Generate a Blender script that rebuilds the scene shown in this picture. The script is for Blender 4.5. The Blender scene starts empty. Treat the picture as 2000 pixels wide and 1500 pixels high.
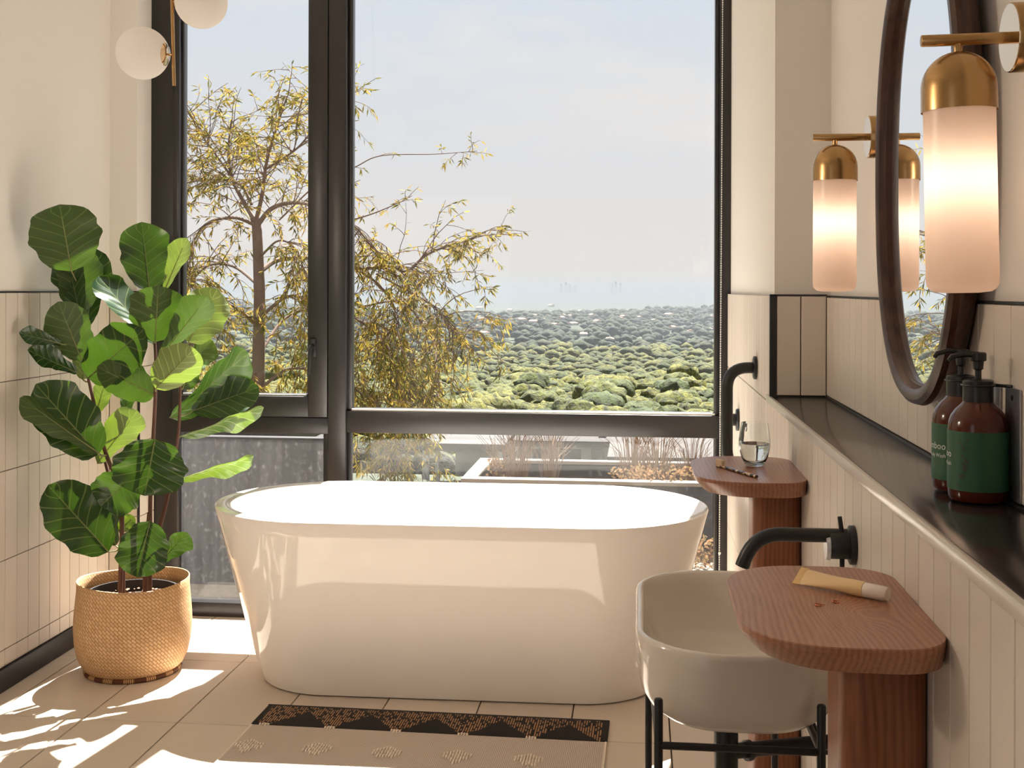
import bpy, bmesh, math, random
import numpy as np
from mathutils import Vector, Matrix, noise as mnoise
R = math.radians
rnd = random.Random(7)
scene = bpy.context.scene
COL = scene.collection

# ------------------------------------------------------------------ camera
F, YAW, ROLL, CY, H = 2300.0, R(6.15), R(0.15), 565.0, 1.34
fw = Vector((-math.sin(YAW), math.cos(YAW), 0))
_r = Vector((math.cos(YAW), math.sin(YAW), 0)); _u = Vector((0, 0, 1))
cr = _r * math.cos(ROLL) + _u * math.sin(ROLL)
cu = _u * math.cos(ROLL) - _r * math.sin(ROLL)
CAMP = Vector((0, 0, H))
cam = bpy.data.cameras.new('camera'); camo = bpy.data.objects.new('camera', cam); COL.objects.link(camo)
m = Matrix((cr, cu, -fw)).transposed().to_4x4(); m.translation = CAMP
camo.matrix_world = m
cam.sensor_fit = 'HORIZONTAL'; cam.sensor_width = 36; cam.lens = 36 * F / 2000
cam.shift_y = -(750 - CY) / 2000
cam.clip_start = 0.05; cam.clip_end = 40000
scene.camera = camo

# ------------------------------------------------------------------ world, sun, exposure
vs = scene.view_settings
vs.view_transform = 'Standard'; vs.look = 'None'; vs.gamma = 1.0; vs.exposure = 0.46
try: vs.use_curve_mapping = False
except Exception: pass
SKY_STRENGTH = 0.71
SUN_STRENGTH = 20.0
SUN_DIR = Vector((-0.11, -0.71, -1.0))

def lin(r, g, b):
    f = lambda c: (c / 255 / 12.92) if c / 255 <= .04045 else ((c / 255 + .055) / 1.055) ** 2.4
    return (f(r), f(g), f(b), 1.0)

def build_world():
    w = bpy.data.worlds.new('sky'); scene.world = w; w.use_nodes = True
    nt = w.node_tree; nt.nodes.clear(); N = nt.nodes.new; Lk = nt.links.new
    out = N('ShaderNodeOutputWorld'); bg = N('ShaderNodeBackground'); Lk(bg.outputs[0], out.inputs[0])
    tc = N('ShaderNodeTexCoord'); sx = N('ShaderNodeSeparateXYZ'); Lk(tc.outputs['Generated'], sx.inputs[0])
    rp = N('ShaderNodeValToRGB'); Lk(sx.outputs['Z'], rp.inputs[0])
    cs = rp.color_ramp; cs.elements[0].position = 0.0; cs.elements[0].color = lin(237, 231, 228)
    cs.elements[1].position = 1.0; cs.elements[1].color = lin(196, 214, 236)
    for p, c in ((0.06, lin(235, 232, 231)), (0.14, lin(229, 231, 236)), (0.24, lin(221, 229, 240)), (.45, lin(208, 221, 239))):
        e = cs.elements.new(p); e.color = c
    # soft fair-weather cloud
    mp = N('ShaderNodeMapping'); mp.inputs['Scale'].default_value = (1.0, 1.0, 3.2); Lk(tc.outputs['Generated'], mp.inputs[0])
    nz = N('ShaderNodeTexNoise'); nz.inputs['Scale'].default_value = 3.1; nz.inputs['Detail'].default_value = 9; nz.inputs['Roughness'].default_value = .58
    Lk(mp.outputs[0], nz.inputs['Vector'])
    r2 = N('ShaderNodeValToRGB'); Lk(nz.outputs['Fac'], r2.inputs[0])
    r2.color_ramp.elements[0].position = .50; r2.color_ramp.elements[0].color = (0, 0, 0, 1)
    r2.color_ramp.elements[1].position = .66; r2.color_ramp.elements[1].color = (.75, .75, .75, 1)
    mx = N('ShaderNodeMix'); mx.data_type = 'RGBA'; Lk(r2.outputs[0], mx.inputs[0]); Lk(rp.outputs[0], mx.inputs[6]); mx.inputs[7].default_value = lin(243, 238, 235)
    Lk(mx.outputs[2], bg.inputs[0]); bg.inputs[1].default_value = SKY_STRENGTH
build_world()
sun = bpy.data.lights.new('sun', 'SUN'); sun.energy = SUN_STRENGTH; sun.angle = R(0.55); sun.color = (1.0, .965, .92)
suno = bpy.data.objects.new('sun', sun); COL.objects.link(suno); suno.rotation_euler = SUN_DIR.to_track_quat('-Z', 'Y').to_euler()

# ------------------------------------------------------------------ pixel rays
def ray(px, py): return fw + cr * ((px - 1000) / F) - cu * ((py - CY) / F)
def onx(px, py, x): d = ray(px, py); return CAMP + d * (x / d.x)
def ony(px, py, y): d = ray(px, py); return CAMP + d * (y / d.y)
def onz(px, py, z): d = ray(px, py); return CAMP + d * ((z - H) / d.z)

# ------------------------------------------------------------------ materials
MATS = {}
class NT:
    def __init__(s, name):
        s.m = bpy.data.materials.new(name); s.m.use_nodes = True; s.nt = s.m.node_tree
        s.nt.nodes.clear(); s.out = s.n('ShaderNodeOutputMaterial')
    def n(s, t, **kw):
        k = s.nt.nodes.new(t)
        for a, b in kw.items(): setattr(k, a, b)
        return k
    def l(s, a, b): s.nt.links.new(a, b)
    def val(s, node, i, v):
        if hasattr(v, 'is_output'): s.l(v, node.inputs[i])
        else: node.inputs[i].default_value = v
    def math(s, op, a, b=0.0, c=None):
        k = s.n('ShaderNodeMath', operation=op); s.val(k, 0, a); s.val(k, 1, b)
        if c is not None: s.val(k, 2, c)
        return k.outputs[0]
    def mix(s, f, a, b):
        k = s.n('ShaderNodeMix', data_type='RGBA'); s.val(k, 0, f); s.val(k, 6, a); s.val(k, 7, b); return k.outputs[2]
    def noise(s, vec, scale, detail=4, rough=.55, dist=0):
        k = s.n('ShaderNodeTexNoise')
        if vec is not None: s.l(vec, k.inputs['Vector'])
        k.inputs['Scale'].default_value = scale; k.inputs['Detail'].default_value = detail; k.inputs['Roughness'].default_value = rough
        k.inputs['Distortion'].default_value = dist
        return k.outputs['Fac']
    def ramp(s, f, stops):
        k = s.n('ShaderNodeValToRGB'); s.l(f, k.inputs[0]); e = k.color_ramp.elements
        e[0].position, e[0].color = stops[0]; e[1].position, e[1].color = stops[-1]
        for p, c in stops[1:-1]: x = e.new(p); x.color = c
        return k.outputs[0]
    def coord(s, which='Object', scale=(1, 1, 1), rot=(0, 0, 0)):
        t = s.n('ShaderNodeTexCoord'); mp = s.n('ShaderNodeMapping'); s.l(t.outputs[which], mp.inputs[0])
        mp.inputs['Scale'].default_value = scale; mp.inputs['Rotation'].default_value = rot
        return mp.outputs[0]
    def geo(s): return s.n('ShaderNodeNewGeometry')
    def bump(s, h, strength=.2, dist=.002):
        k = s.n('ShaderNodeBump'); s.l(h, k.inputs['Height']); k.inputs['Strength'].default_value = strength; k.inputs['Distance'].default_value = dist
        return k.outputs[0]
    def pbr(s, base, rough=.5, metal=0.0, normal=None, **kw):
        k = s.n('ShaderNodeBsdfPrincipled'); s.val(k, 'Base Color', base); s.val(k, 'Roughness', rough); s.val(k, 'Metallic', metal)
        if normal is not None: s.l(normal, k.inputs['Normal'])
        for a, b in kw.items(): s.val(k, a, b)
        return k
    def done(s, sh, key):
        s.l(sh, s.out.inputs[0]); MATS[key] = s.m; return s.m

def M_simple(key, base, rough=.5, metal=0.0, var=.06, scale=12, bump=0.0, bscale=200, **kw):
    t = NT(key); v = t.coord()
    n = t.noise(v, scale, 5)
    a = tuple(c * (1 - var) for c in base[:3]) + (1,); b = tuple(min(1, c * (1 + var)) for c in base[:3]) + (1,)
    c = t.mix(n, a, b)
    nm = t.bump(t.noise(v, bscale, 3), bump, .001) if bump else None
    return t.done(t.pbr(c, rough, metal, nm, **kw).outputs[0], key)

M_simple('plaster', lin(234, 228, 221), .85, var=.02, scale=3, bump=.12, bscale=140)
M_simple('ceiling', lin(232, 228, 222), .9, var=.02)
M_simple('grout', lin(78, 64, 54), .9)
M_simple('floor_grout', lin(96, 80, 66), .9)
M_simple('black_metal', (.012, .012, .013, 1), .38, 0.0, var=.1)
M_simple('black_trim', (.014, .014, .016, 1), .45)
M_simple('frame_metal', (.021, .0185, .0185, 1), .33, 0.0, var=.12, scale=6)
M_simple('bright_line', lin(232, 228, 224), .4)  # pale colour puts the sunlit line below the panes into a strip
M_simple('white_bead', lin(235, 233, 228), .4)
M_simple('tub_acrylic', lin(243, 237, 229), .045, var=.004)
M_simple('ceramic', lin(232, 223, 211), .12, var=.006)
M_simple('soil', (.05, .028, .018, 1), .95, var=.5, scale=60, bump=1, bscale=90)
M_simple('bark_chip', (.33, .18, .11, 1), .9, var=.35, scale=30)
M_simple('pot_plastic', (.012, .011, .011, 1), .5)
M_simple('stem', (.11, .045, .03, 1), .7, var=.35, scale=60, bump=.5, bscale=150)
M_simple('tree_bark', (.17, .11, .078, 1), .9, var=.35, scale=8, bump=.6, bscale=30)
M_simple('twig', (.15, .09, .06, 1), .9, var=.2, scale=6)
M_simple('pump_plastic', (.010, .010, .011, 1), .3)
M_simple('steel', (.62, .63, .66, 1), .28, 1.0)
M_simple('bracket_steel', (.42, .43, .48, 1), .33, .9)
M_simple('cap_clear', lin(235, 222, 208), .25, var=.03)
M_simple('tube_cream', lin(243, 209, 152), .38, var=.03)
M_simple('tube_crimp', lin(236, 196, 134), .45)
M_simple('print_dark', (.05, .04, .035, 1), .6)
M_simple('print_white', (.75, .76, .72, 1), .6)
M_simple('copper', lin(196, 120, 84), .25, 1.0)
M_simple('bristle', lin(236, 213, 178), .8, var=.1, scale=200)
M_simple('gravel', lin(126, 112, 96), .95, var=.4, scale=40, bump=1, bscale=60)
M_simple('grey_render', lin(58, 55, 57), .9, var=.14, scale=5, bump=.3, bscale=80)
M_simple('pale_coping', lin(134, 124, 112), .85, var=.08)
M_simple('white_wall', lin(176, 172, 166), .85, var=.05)
M_simple('pale_roof', lin(66, 61, 57), .9, var=.1)
M_simple('carport_roof', lin(76, 73, 70), .9)
M_simple('red_roof', lin(190, 150, 128), .9, var=.12)
M_simple('far_tower', lin(150, 150, 155), .9)
M_simple('dark_opening', (.03, .035, .04, 1), .3)
M_simple('grass_blade', lin(128, 104, 80), .85, var=.35, scale=14)
M_simple('brass', (.50, .31, .135, 1), .26, 1.0, var=.06, scale=30)
M_simple('brass_polished', (.72, .55, .36, 1), .12, 1.0, var=.02)
M_simple('mirror_silver', (.93, .94, .94, 1), .0, 1.0, var=0)
M_simple('stone_ledge', (.030, .026, .025, 1), .16, var=.2, scale=20)
M_simple('stone_edge', lin(222, 214, 203), .22, var=.1)

def M_tile(key, c0, c1, rough, speck=.10):
    t = NT(key); v = t.coord(); oi = t.n('ShaderNodeObjectInfo')
    base = t.mix(oi.outputs['Random'], c0, c1)
    fine = t.noise(v, 420, 3, .7)
    base2 = t.mix(t.math('MULTIPLY', t.ramp(fine, [(.45, (0, 0, 0, 1)), (.7, (1, 1, 1, 1))]), speck), base, tuple(x * .45 for x in c0[:3]) + (1,))
    cloud = t.noise(v, 9, 4)
    base3 = t.mix(t.math('MULTIPLY', cloud, .14), base2, tuple(x * .6 for x in c0[:3]) + (1,))
    return t.done(t.pbr(base3, rough, 0, t.bump(fine, .06, .001)).outputs[0], key)
M_tile('wall_tile', lin(218, 207, 194), lin(227, 216, 203), .55)
M_tile('floor_tile', lin(214, 199, 182), lin(221, 206, 189), .50, .06)

def M_wood(key, c_dark, c_light, rough, axis='Y', freq=150, knot=None):
    t = NT(key); tc = t.n('ShaderNodeTexCoord'); sp = t.n('ShaderNodeSeparateXYZ'); t.l(tc.outputs['Object'], sp.inputs[0])
    ax = {'X': 0, 'Y': 1, 'Z': 2}[axis]; per = sp.outputs[1 if ax == 0 else 0]
    sc = [7.0, 7.0, 7.0]; sc[ax] = 2.2
    v = t.coord('Object', tuple(sc)); warp = t.noise(v, 1.0, 4, .5)
    g = t.math('MULTIPLY_ADD', per, freq * 2, t.math('MULTIPLY', warp, 34.0))
    if axis == 'Z': g = t.math('ADD', g, t.math('MULTIPLY', sp.outputs[1], freq * 1.3))
    if knot:
        dx = t.math('MULTIPLY', t.math('SUBTRACT', sp.outputs[0], knot[0]), 1.0); dy = t.math('MULTIPLY', t.math('SUBTRACT', sp.outputs[1], knot[1]), .62)
        d2 = t.math('ADD', t.math('MULTIPLY', dx, dx), t.math('MULTIPLY', dy, dy))
        ga = t.math('POWER', 2.718, t.math('MULTIPLY', d2, -1.0 / (.032 ** 2)))
        g = t.math('ADD', g, t.math('MULTIPLY', ga, 38.0))
    s1 = t.math('MULTIPLY_ADD', t.math('SINE', g), .5, .5)
    sf = [260.0, 260.0, 260.0]; sf[ax] = 14.0
    fib = t.noise(t.coord('Object', tuple(sf)), 1.0, 3, .6)
    f = t.math('ADD', t.math('MULTIPLY', t.math('POWER', s1, 1.4), .30), t.math('MULTIPLY', fib, .80))
    c = t.ramp(f, [(.15, c_light), (.85, c_dark)])
    return t.done(t.pbr(c, rough, 0, t.bump(f, .12, .0006)).outputs[0], key)
M_wood('tray_wood', lin(142, 92, 66), lin(186, 136, 106), .34, 'Y', 420, (.26, 1.452))
M_wood('tray_wood_far', lin(132, 84, 62), lin(172, 122, 96), .30, 'Y', 380)
M_wood('column_wood', lin(112, 64, 38), lin(152, 94, 60), .45, 'Z', 300)
M_wood('mirror_wood', lin(42, 24, 17), lin(82, 52, 38), .35, 'Z', 110)

def M_lampglass():
    t = NT('lamp_glass')
    d = t.n('ShaderNodeBsdfDiffuse'); d.inputs[0].default_value = (.93, .80, .70, 1)
    tr = t.n('ShaderNodeBsdfTranslucent'); tr.inputs[0].default_value = (.96, .80, .70, 1)
    mx = t.n('ShaderNodeMixShader'); mx.inputs[0].default_value = .5; t.l(d.outputs[0], mx.inputs[1]); t.l(tr.outputs[0], mx.inputs[2])
    gl = t.n('ShaderNodeBsdfGlossy'); gl.inputs['Roughness'].default_value = .3
    m2 = t.n('ShaderNodeMixShader'); m2.inputs[0].default_value = .04; t.l(mx.outputs[0], m2.inputs[1]); t.l(gl.outputs[0], m2.inputs[2])
    return t.done(m2.outputs[0], 'lamp_glass')
M_lampglass()
def M_opal():
    t = NT('globe_glass')
    d = t.n('ShaderNodeBsdfDiffuse'); d.inputs[0].default_value = (.95, .93, .90, 1); tr = t.n('ShaderNodeBsdfTranslucent'); tr.inputs[0].default_value = (.97, .95, .92, 1)
    mx = t.n('ShaderNodeMixShader'); mx.inputs[0].default_value = .55; t.l(d.outputs[0], mx.inputs[1]); t.l(tr.outputs[0], mx.inputs[2])
    return t.done(mx.outputs[0], 'globe_glass')
M_opal()
def M_emit(key, c, s):
    t = NT(key); e = t.n('ShaderNodeEmission'); e.inputs[0].default_value = c; e.inputs[1].default_value = s; return t.done(e.outputs[0], key)

def M_pane(key, dust):
    t = NT(key)
    tr = t.n('ShaderNodeBsdfTransparent'); tr.inputs[0].default_value = (.99, .995, .993, 1)
    gl = t.n('ShaderNodeBsdfGlossy'); gl.inputs['Roughness'].default_value = 0.0
    lw = t.n('ShaderNodeLayerWeight'); lw.inputs[0].default_value = .5
    f = t.math('MULTIPLY_ADD', t.math('POWER', lw.outputs['Facing'], 5.0), .9, .022)
    mx = t.n('ShaderNodeMixShader'); t.l(f, mx.inputs[0]); t.l(tr.outputs[0], mx.inputs[1]); t.l(gl.outputs[0], mx.inputs[2])
    df = t.n('ShaderNodeBsdfTranslucent'); df.inputs[0].default_value = (.8, .78, .74, 1)
    spots = t.ramp(t.noise(t.coord('Object', (60, 60, 42)), 1.0, 2, .5), [(.58, (0, 0, 0, 1)), (.75, (1, 1, 1, 1))])
    streak = t.noise(t.coord('Object', (30, 30, 2)), 1.0, 4, .6)
    k = t.math('MULTIPLY', t.math('ADD', t.math('MULTIPLY', spots, .6), t.math('MULTIPLY', streak, .6)), dust)
    m2 = t.n('ShaderNodeMixShader'); t.l(k, m2.inputs[0]); t.l(mx.outputs[0], m2.inputs[1]); t.l(df.outputs[0], m2.inputs[2])
    return t.done(m2.outputs[0], key)
M_pane('pane_spotted', .045); M_pane('pane_clear', .002); M_pane('pane_dusty', .022)

def M_glass(key, col, rough=0.0, ior=1.45):
    t = NT(key); g = t.n('ShaderNodeBsdfGlass'); g.inputs['Color'].default_value = col; g.inputs['Roughness'].default_value = rough; g.inputs['IOR'].default_value = ior
    return t.done(g.outputs[0], key)
M_glass('clear_glass', (.98, .99, .99, 1)); M_glass('water', (.97, .985, .99, 1), 0, 1.33)
def M_amber():
    t = NT('amber_glass'); p = t.pbr((.075, .011, .004, 1), .07, 0); return t.done(p.outputs[0], 'amber_glass')
M_amber()
M_simple('label_green', lin(34, 84, 54), .55, var=.05)

def M_leaf(key, top, under, trans, vein):
    t = NT(key); uv = t.n('ShaderNodeUVMap'); sp = t.n('ShaderNodeSeparateXYZ'); t.l(uv.outputs[0], sp.inputs[0])
    a = t.math('ABSOLUTE', t.math('MULTIPLY_ADD', sp.outputs[0], 2.0, -1.0))
    fr = t.math('FRACT', t.math('MULTIPLY', t.math('SUBTRACT', sp.outputs[1], t.math('MULTIPLY', t.math('POWER', a, .75), .24)), 7.0))
    lat = t.math('LESS_THAN', t.math('ABSOLUTE', t.math('SUBTRACT', fr, .5)), .05)
    mid = t.math('LESS_THAN', a, .022)
    vn = t.math('MAXIMUM', lat, mid)
    hgt = t.math('ABSOLUTE', t.math('SUBTRACT', fr, .5))
    g = t.geo(); oi = t.n('ShaderNodeObjectInfo')
    n = t.noise(t.coord(), 14, 4)
    tone = t.math('MULTIPLY_ADD', oi.outputs['Random'], .5, .75)
    bt = t.mix(t.math('MULTIPLY', n, .5), top, tuple(c * 1.6 for c in top[:3]) + (1,))
    bt = t.mix(vn, bt, vein); bu = t.mix(t.math('MULTIPLY', vn, .8), under, tuple(min(1, c * 2.6) for c in under[:3]) + (1,))
    c = t.mix(g.outputs['Backfacing'], bt, bu)
    rough = t.math('MULTIPLY_ADD', g.outputs['Backfacing'], .3, .26)
    nm = t.bump(hgt, .35, .004)
    p = t.pbr(c, rough, 0, nm)
    tl = t.n('ShaderNodeBsdfTranslucent'); tcx = t.mix(vn, trans, tuple(c_ * .7 for c_ in trans[:3]) + (1,)); t.l(tcx, tl.inputs[0])
    mx = t.n('ShaderNodeMixShader'); mx.inputs[0].default_value = .25; t.l(p.outputs[0], mx.inputs[1]); t.l(tl.outputs[0], mx.inputs[2])
    return t.done(mx.outputs[0], key)
M_leaf('fig_leaf', (.016, .046, .012, 1), (.052, .085, .020, 1), (.055, .115, .006, 1), (.15, .21, .06, 1))
M_leaf('fig_leaf_young', (.07, .13, .028, 1), (.20, .25, .09, 1), (.19, .29, .018, 1), (.30, .36, .14, 1))

def M_foliage(key, stops, trans=.35, islands=True):
    t = NT(key); g = t.geo(); oi = t.n('ShaderNodeObjectInfo')
    f = g.outputs['Random Per Island'] if islands else oi.outputs['Random']
    c = t.ramp(f, stops)
    c2 = t.mix(t.math('MULTIPLY', t.noise(t.coord(), .35 if not islands else 3, 3), .5), c, tuple(x * .5 for x in stops[0][1][:3]) + (1,))
    d = t.n('ShaderNodeBsdfDiffuse'); t.l(c2, d.inputs[0]); tl = t.n('ShaderNodeBsdfTranslucent'); t.l(c2, tl.inputs[0])
    mx = t.n('ShaderNodeMixShader'); mx.inputs[0].default_value = trans; t.l(d.outputs[0], mx.inputs[1]); t.l(tl.outputs[0], mx.inputs[2])
    return t.done(mx.outputs[0], key)
M_foliage('willow_leaf', [(0, (.10, .11, .022, 1)), (.3, (.22, .19, .03, 1)), (.65, (.42, .27, .035, 1)), (1, (.58, .40, .10, 1))], .45)
M_foliage('shrub_leaf', [(0, (.22, .16, .07, 1)), (1, (.45, .25, .14, 1))], .3)

def DK(st, k=.92): return [(p, tuple(c * k for c in q[:3]) + (1,)) for p, q in st]
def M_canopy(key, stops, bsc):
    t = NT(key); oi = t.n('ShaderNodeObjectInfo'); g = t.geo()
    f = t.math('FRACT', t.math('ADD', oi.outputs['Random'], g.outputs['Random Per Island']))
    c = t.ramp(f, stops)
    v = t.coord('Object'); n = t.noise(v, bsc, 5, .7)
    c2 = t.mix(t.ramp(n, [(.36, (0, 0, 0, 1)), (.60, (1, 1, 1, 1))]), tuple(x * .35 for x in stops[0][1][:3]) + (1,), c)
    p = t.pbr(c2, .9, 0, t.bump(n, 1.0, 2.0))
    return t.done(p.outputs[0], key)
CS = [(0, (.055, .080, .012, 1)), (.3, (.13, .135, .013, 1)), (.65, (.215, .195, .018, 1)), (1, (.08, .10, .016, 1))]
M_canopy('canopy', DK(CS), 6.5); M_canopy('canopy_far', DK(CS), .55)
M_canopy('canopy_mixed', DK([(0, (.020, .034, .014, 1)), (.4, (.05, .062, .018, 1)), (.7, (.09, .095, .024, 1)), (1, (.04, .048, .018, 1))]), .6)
M_canopy('conifer', [(0, (.022, .035, .018, 1)), (1, (.04, .05, .024, 1))], .9)
def M_terrain():
    t = NT('far_forest'); v = t.coord('Object')
    n = t.noise(v, .035, 6, .75); n2 = t.noise(v, .0035, 5, .6)
    c = t.ramp(n, [(.30, (.014, .024, .012, 1)), (.52, (.038, .048, .02, 1)), (.66, (.075, .078, .034, 1)), (.80, (.17, .15, .11, 1))])
    c2 = t.mix(t.math('MULTIPLY', n2, .6), c, (.03, .038, .02, 1))
    return t.done(t.pbr(c2, .95).outputs[0], 'far_forest')
M_terrain()
def M_basket():
    t = NT('seagrass'); uv = t.n('ShaderNodeUVMap'); mp = t.n('ShaderNodeMapping'); t.l(uv.outputs[0], mp.inputs[0])
    mp.inputs['Rotation'].default_value = (0, 0, R(45)); mp.inputs['Scale'].default_value = (1, 1, 1)
    b = t.n('ShaderNodeTexBrick'); t.l(mp.outputs[0], b.inputs[0]); b.offset = .5
    b.inputs['Color1'].default_value = lin(230, 192, 144); b.inputs['Color2'].default_value = lin(214, 172, 124); b.inputs['Mortar'].default_value = lin(166, 120, 78)
    b.inputs['Scale'].default_value = 1.0; b.inputs['Mortar Size'].default_value = .10; b.inputs['Mortar Smooth'].default_value = .6; b.inputs['Brick Width'].default_value = 1.7; b.inputs['Row Height'].default_value = .8
    c = t.mix(t.math('MULTIPLY', t.noise(t.coord(), 9, 4), .35), b.outputs[0], lin(198, 152, 104))
    inv = t.math('SUBTRACT', 1.0, b.outputs['Fac'])
    return t.done(t.pbr(c, .65, 0, t.bump(inv, .8, .003)).outputs[0], 'seagrass')
M_basket()
def M_braid():
    t = NT('braid'); v = t.coord('Object'); sp = t.n('ShaderNodeSeparateXYZ'); t.l(v, sp.inputs[0])
    an = t.math('ARCTAN2', sp.outputs[1], sp.outputs[0])
    big = t.math('GREATER_THAN', t.math('SINE', t.math('MULTIPLY', an, 14.0)), .1)
    small = t.math('GREATER_THAN', t.math('SINE', t.math('MULTIPLY', an, 150.0)), -.3)
    c = t.mix(t.math('MULTIPLY', big, small), lin(92, 48, 26), lin(206, 166, 112))
    return t.done(t.pbr(c, .7).outputs[0], 'braid')
M_braid()
def M_tortoise():
    t = NT('tortoiseshell'); n = t.noise(t.coord('Object', (90, 90, 90)), 1.0, 2, .5)
    c = t.ramp(n, [(.42, (.02, .012, .008, 1)), (.50, (.12, .06, .03, 1)), (.58, (.72, .52, .34, 1))])
    return t.done(t.pbr(c, .2).outputs[0], 'tortoiseshell')
M_tortoise()
def M_rug(RW, BAND):
    t = NT('rug_band'); tc = t.n('ShaderNodeTexCoord'); sp = t.n('ShaderNodeSeparateXYZ'); t.l(tc.outputs['Object'], sp.inputs[0])
    x, y = sp.outputs[0], sp.outputs[1]
    u = t.math('FRACT', t.math('DIVIDE', t.math('ADD', x, .1605), .205))
    tri = t.math('SUBTRACT', 1.0, t.math('ABSOLUTE', t.math('MULTIPLY_ADD', u, 2.0, -1.0)))
    col = t.math('FLOOR', t.math('DIVIDE', x, .0075))
    cn = t.n('ShaderNodeTexWhiteNoise', noise_dimensions='1D'); t.l(col, cn.inputs['W'])
    hh = t.math('SUBTRACT', t.math('MULTIPLY', tri, .92), t.math('MULTIPLY', cn.outputs[0], .10))
    vv = t.math('DIVIDE', t.math('ADD', y, BAND), BAND)
    outside = t.math('GREATER_THAN', vv, t.math('MULTIPLY', hh, .82))
    stripe = t.math('LESS_THAN', t.math('FRACT', t.math('DIVIDE', x, .0075)), .52)
    cb = t.n('ShaderNodeCombineXYZ'); t.l(t.math('MULTIPLY', col, 3.17), cb.inputs[0]); t.l(t.math('MULTIPLY', y, 42.0), cb.inputs[1])
    br = t.math('GREATER_THAN', t.noise(cb.outputs[0], 1.0, 1, .5), t.math('MULTIPLY_ADD', vv, .08, .41))
    edge = t.math('LESS_THAN', t.math('ABSOLUTE', t.math('SUBTRACT', x, RW / 2)), RW / 2 - .018)
    top = t.math('LESS_THAN', y, -.010)
    f = t.math('MULTIPLY', t.math('MULTIPLY', t.math('MULTIPLY', outside, stripe), t.math('MULTIPLY', br, edge)), top)
    c = t.mix(f, (.0115, .0095, .0088, 1), lin(170, 128, 92))
    t.done(t.pbr(c, .95, 0, t.bump(f, .5, .002)).outputs[0], 'rug_band')
    t = NT('rug_field'); tc = t.n('ShaderNodeTexCoord'); mp = t.n('ShaderNodeMapping'); t.l(tc.outputs['Object'], mp.inputs[0]); mp.inputs['Rotation'].default_value = (0, 0, R(45))
    ck = t.n('ShaderNodeTexChecker'); t.l(mp.outputs[0], ck.inputs[0]); ck.inputs['Scale'].default_value = 260
    ck.inputs[1].default_value = lin(172, 156, 141); ck.inputs[2].default_value = lin(216, 203, 190)
    t.done(t.pbr(ck.outputs[0], .95, 0, t.bump(ck.outputs[1], .6, .002)).outputs[0], 'rug_field')
RW, BAND = 1.09, .172
M_rug(RW, BAND)
M_simple('tuft_wool', lin(236, 222, 204), .95, var=.08, scale=80)

# ------------------------------------------------------------------ mesh helpers
def link(o, parent=None):
    COL.objects.link(o)
    if parent is not None: o.parent = parent
    return o
def mesh_obj(name, me, mat, parent=None, loc=None, smooth=False):
    if mat and not me.materials: me.materials.append(MATS[mat])
    if smooth: me.polygons.foreach_set('use_smooth', [True] * len(me.polygons))
    o = bpy.data.objects.new(name, me); link(o, parent)
    if loc is not None: o.location = loc
    return o
def from_bm(name, bm, mat, parent=None, loc=None, smooth=False, angle=None):
    bmesh.ops.recalc_face_normals(bm, faces=bm.faces)
    me = bpy.data.meshes.new(name); bm.to_mesh(me); bm.free()
    if angle is not None:
        me.polygons.foreach_set('use_smooth', [True] * len(me.polygons))
        try: me.set_sharp_from_angle(angle=R(angle))
        except Exception: pass
    return mesh_obj(name, me, mat, parent, loc, smooth)
def pyd(name, v, f, mat, parent=None, loc=None, smooth=False):
    me = bpy.data.meshes.new(name); me.from_pydata([tuple(p) for p in v], [], f); me.update()
    return mesh_obj(name, me, mat, parent, loc, smooth)
def box_bm(sx, sy, sz, bev=0.0, seg=2, off=(0, 0, 0)):
    bm = bmesh.new(); bmesh.ops.create_cube(bm, size=1)
    for v in bm.verts: v.co = Vector((v.co.x * sx + off[0], v.co.y * sy + off[1], v.co.z * sz + off[2]))
    if bev: bmesh.ops.bevel(bm, geom=bm.edges[:], offset=bev, segments=seg, affect='EDGES', profile=.5)
    return bm
def box(name, x0, x1, y0, y1, z0, z1, mat, parent=None, bev=0.0, seg=2):
    """axis-aligned box; object origin at its centre (relative to parent origin)"""
    bm = box_bm(abs(x1 - x0), abs(y1 - y0), abs(z1 - z0), bev, seg)
    return from_bm(name, bm, mat, parent, ((x0 + x1) / 2, (y0 + y1) / 2, (z0 + z1) / 2), angle=40 if bev else None)
def loft_data(rings, cap0=True, cap1=True):
    v = []; f = []; n = len(rings[0])
    for r in rings: v += [tuple(p) for p in r]
    for i in range(len(rings) - 1):
        for j in range(n):
            a, b = i * n + j, i * n + (j + 1) % n
            f.append((a, b, b + n, a + n))
    if cap0: f.append(tuple(range(n - 1, -1, -1)))
    if cap1: f.append(tuple((len(rings) - 1) * n + j for j in range(n)))
    return v, f
def loft(name, rings, mat, parent=None, loc=None, cap0=True, cap1=True, angle=35):
    v, f = loft_data(rings, cap0, cap1)
    bm = bmesh.new(); vs_ = [bm.verts.new(p) for p in v]
    for q in f: bm.faces.new([vs_[i] for i in q])
    return from_bm(name, bm, mat, parent, loc, angle=angle)
def rr_ring(hx, hy, r, z, n=10, cx=0, cy=0):
    r = min(r, hx, hy); pts = []
    for k, (sx, sy) in enumerate(((1, 1), (-1, 1), (-1, -1), (1, -1))):
        for i in range(n + 1):
            a = R(90) * (k + i / n)
            pts.append((cx + sx * (hx - r) + r * math.cos(a), cy + sy * (hy - r) + r * math.sin(a), z))
    return pts
def circ(r, z, n=32, cx=0, cy=0, ry=None):
    return [(cx + r * math.cos(2 * math.pi * i / n), cy + (ry or r) * math.sin(2 * math.pi * i / n), z) for i in range(n)]
def lathe(name, prof, mat, parent=None, loc=None, n=32, cap0=True, cap1=True, angle=35):
    return loft(name, [circ(r, z, n) for r, z in prof], mat, parent, loc, cap0, cap1, angle)
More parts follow.
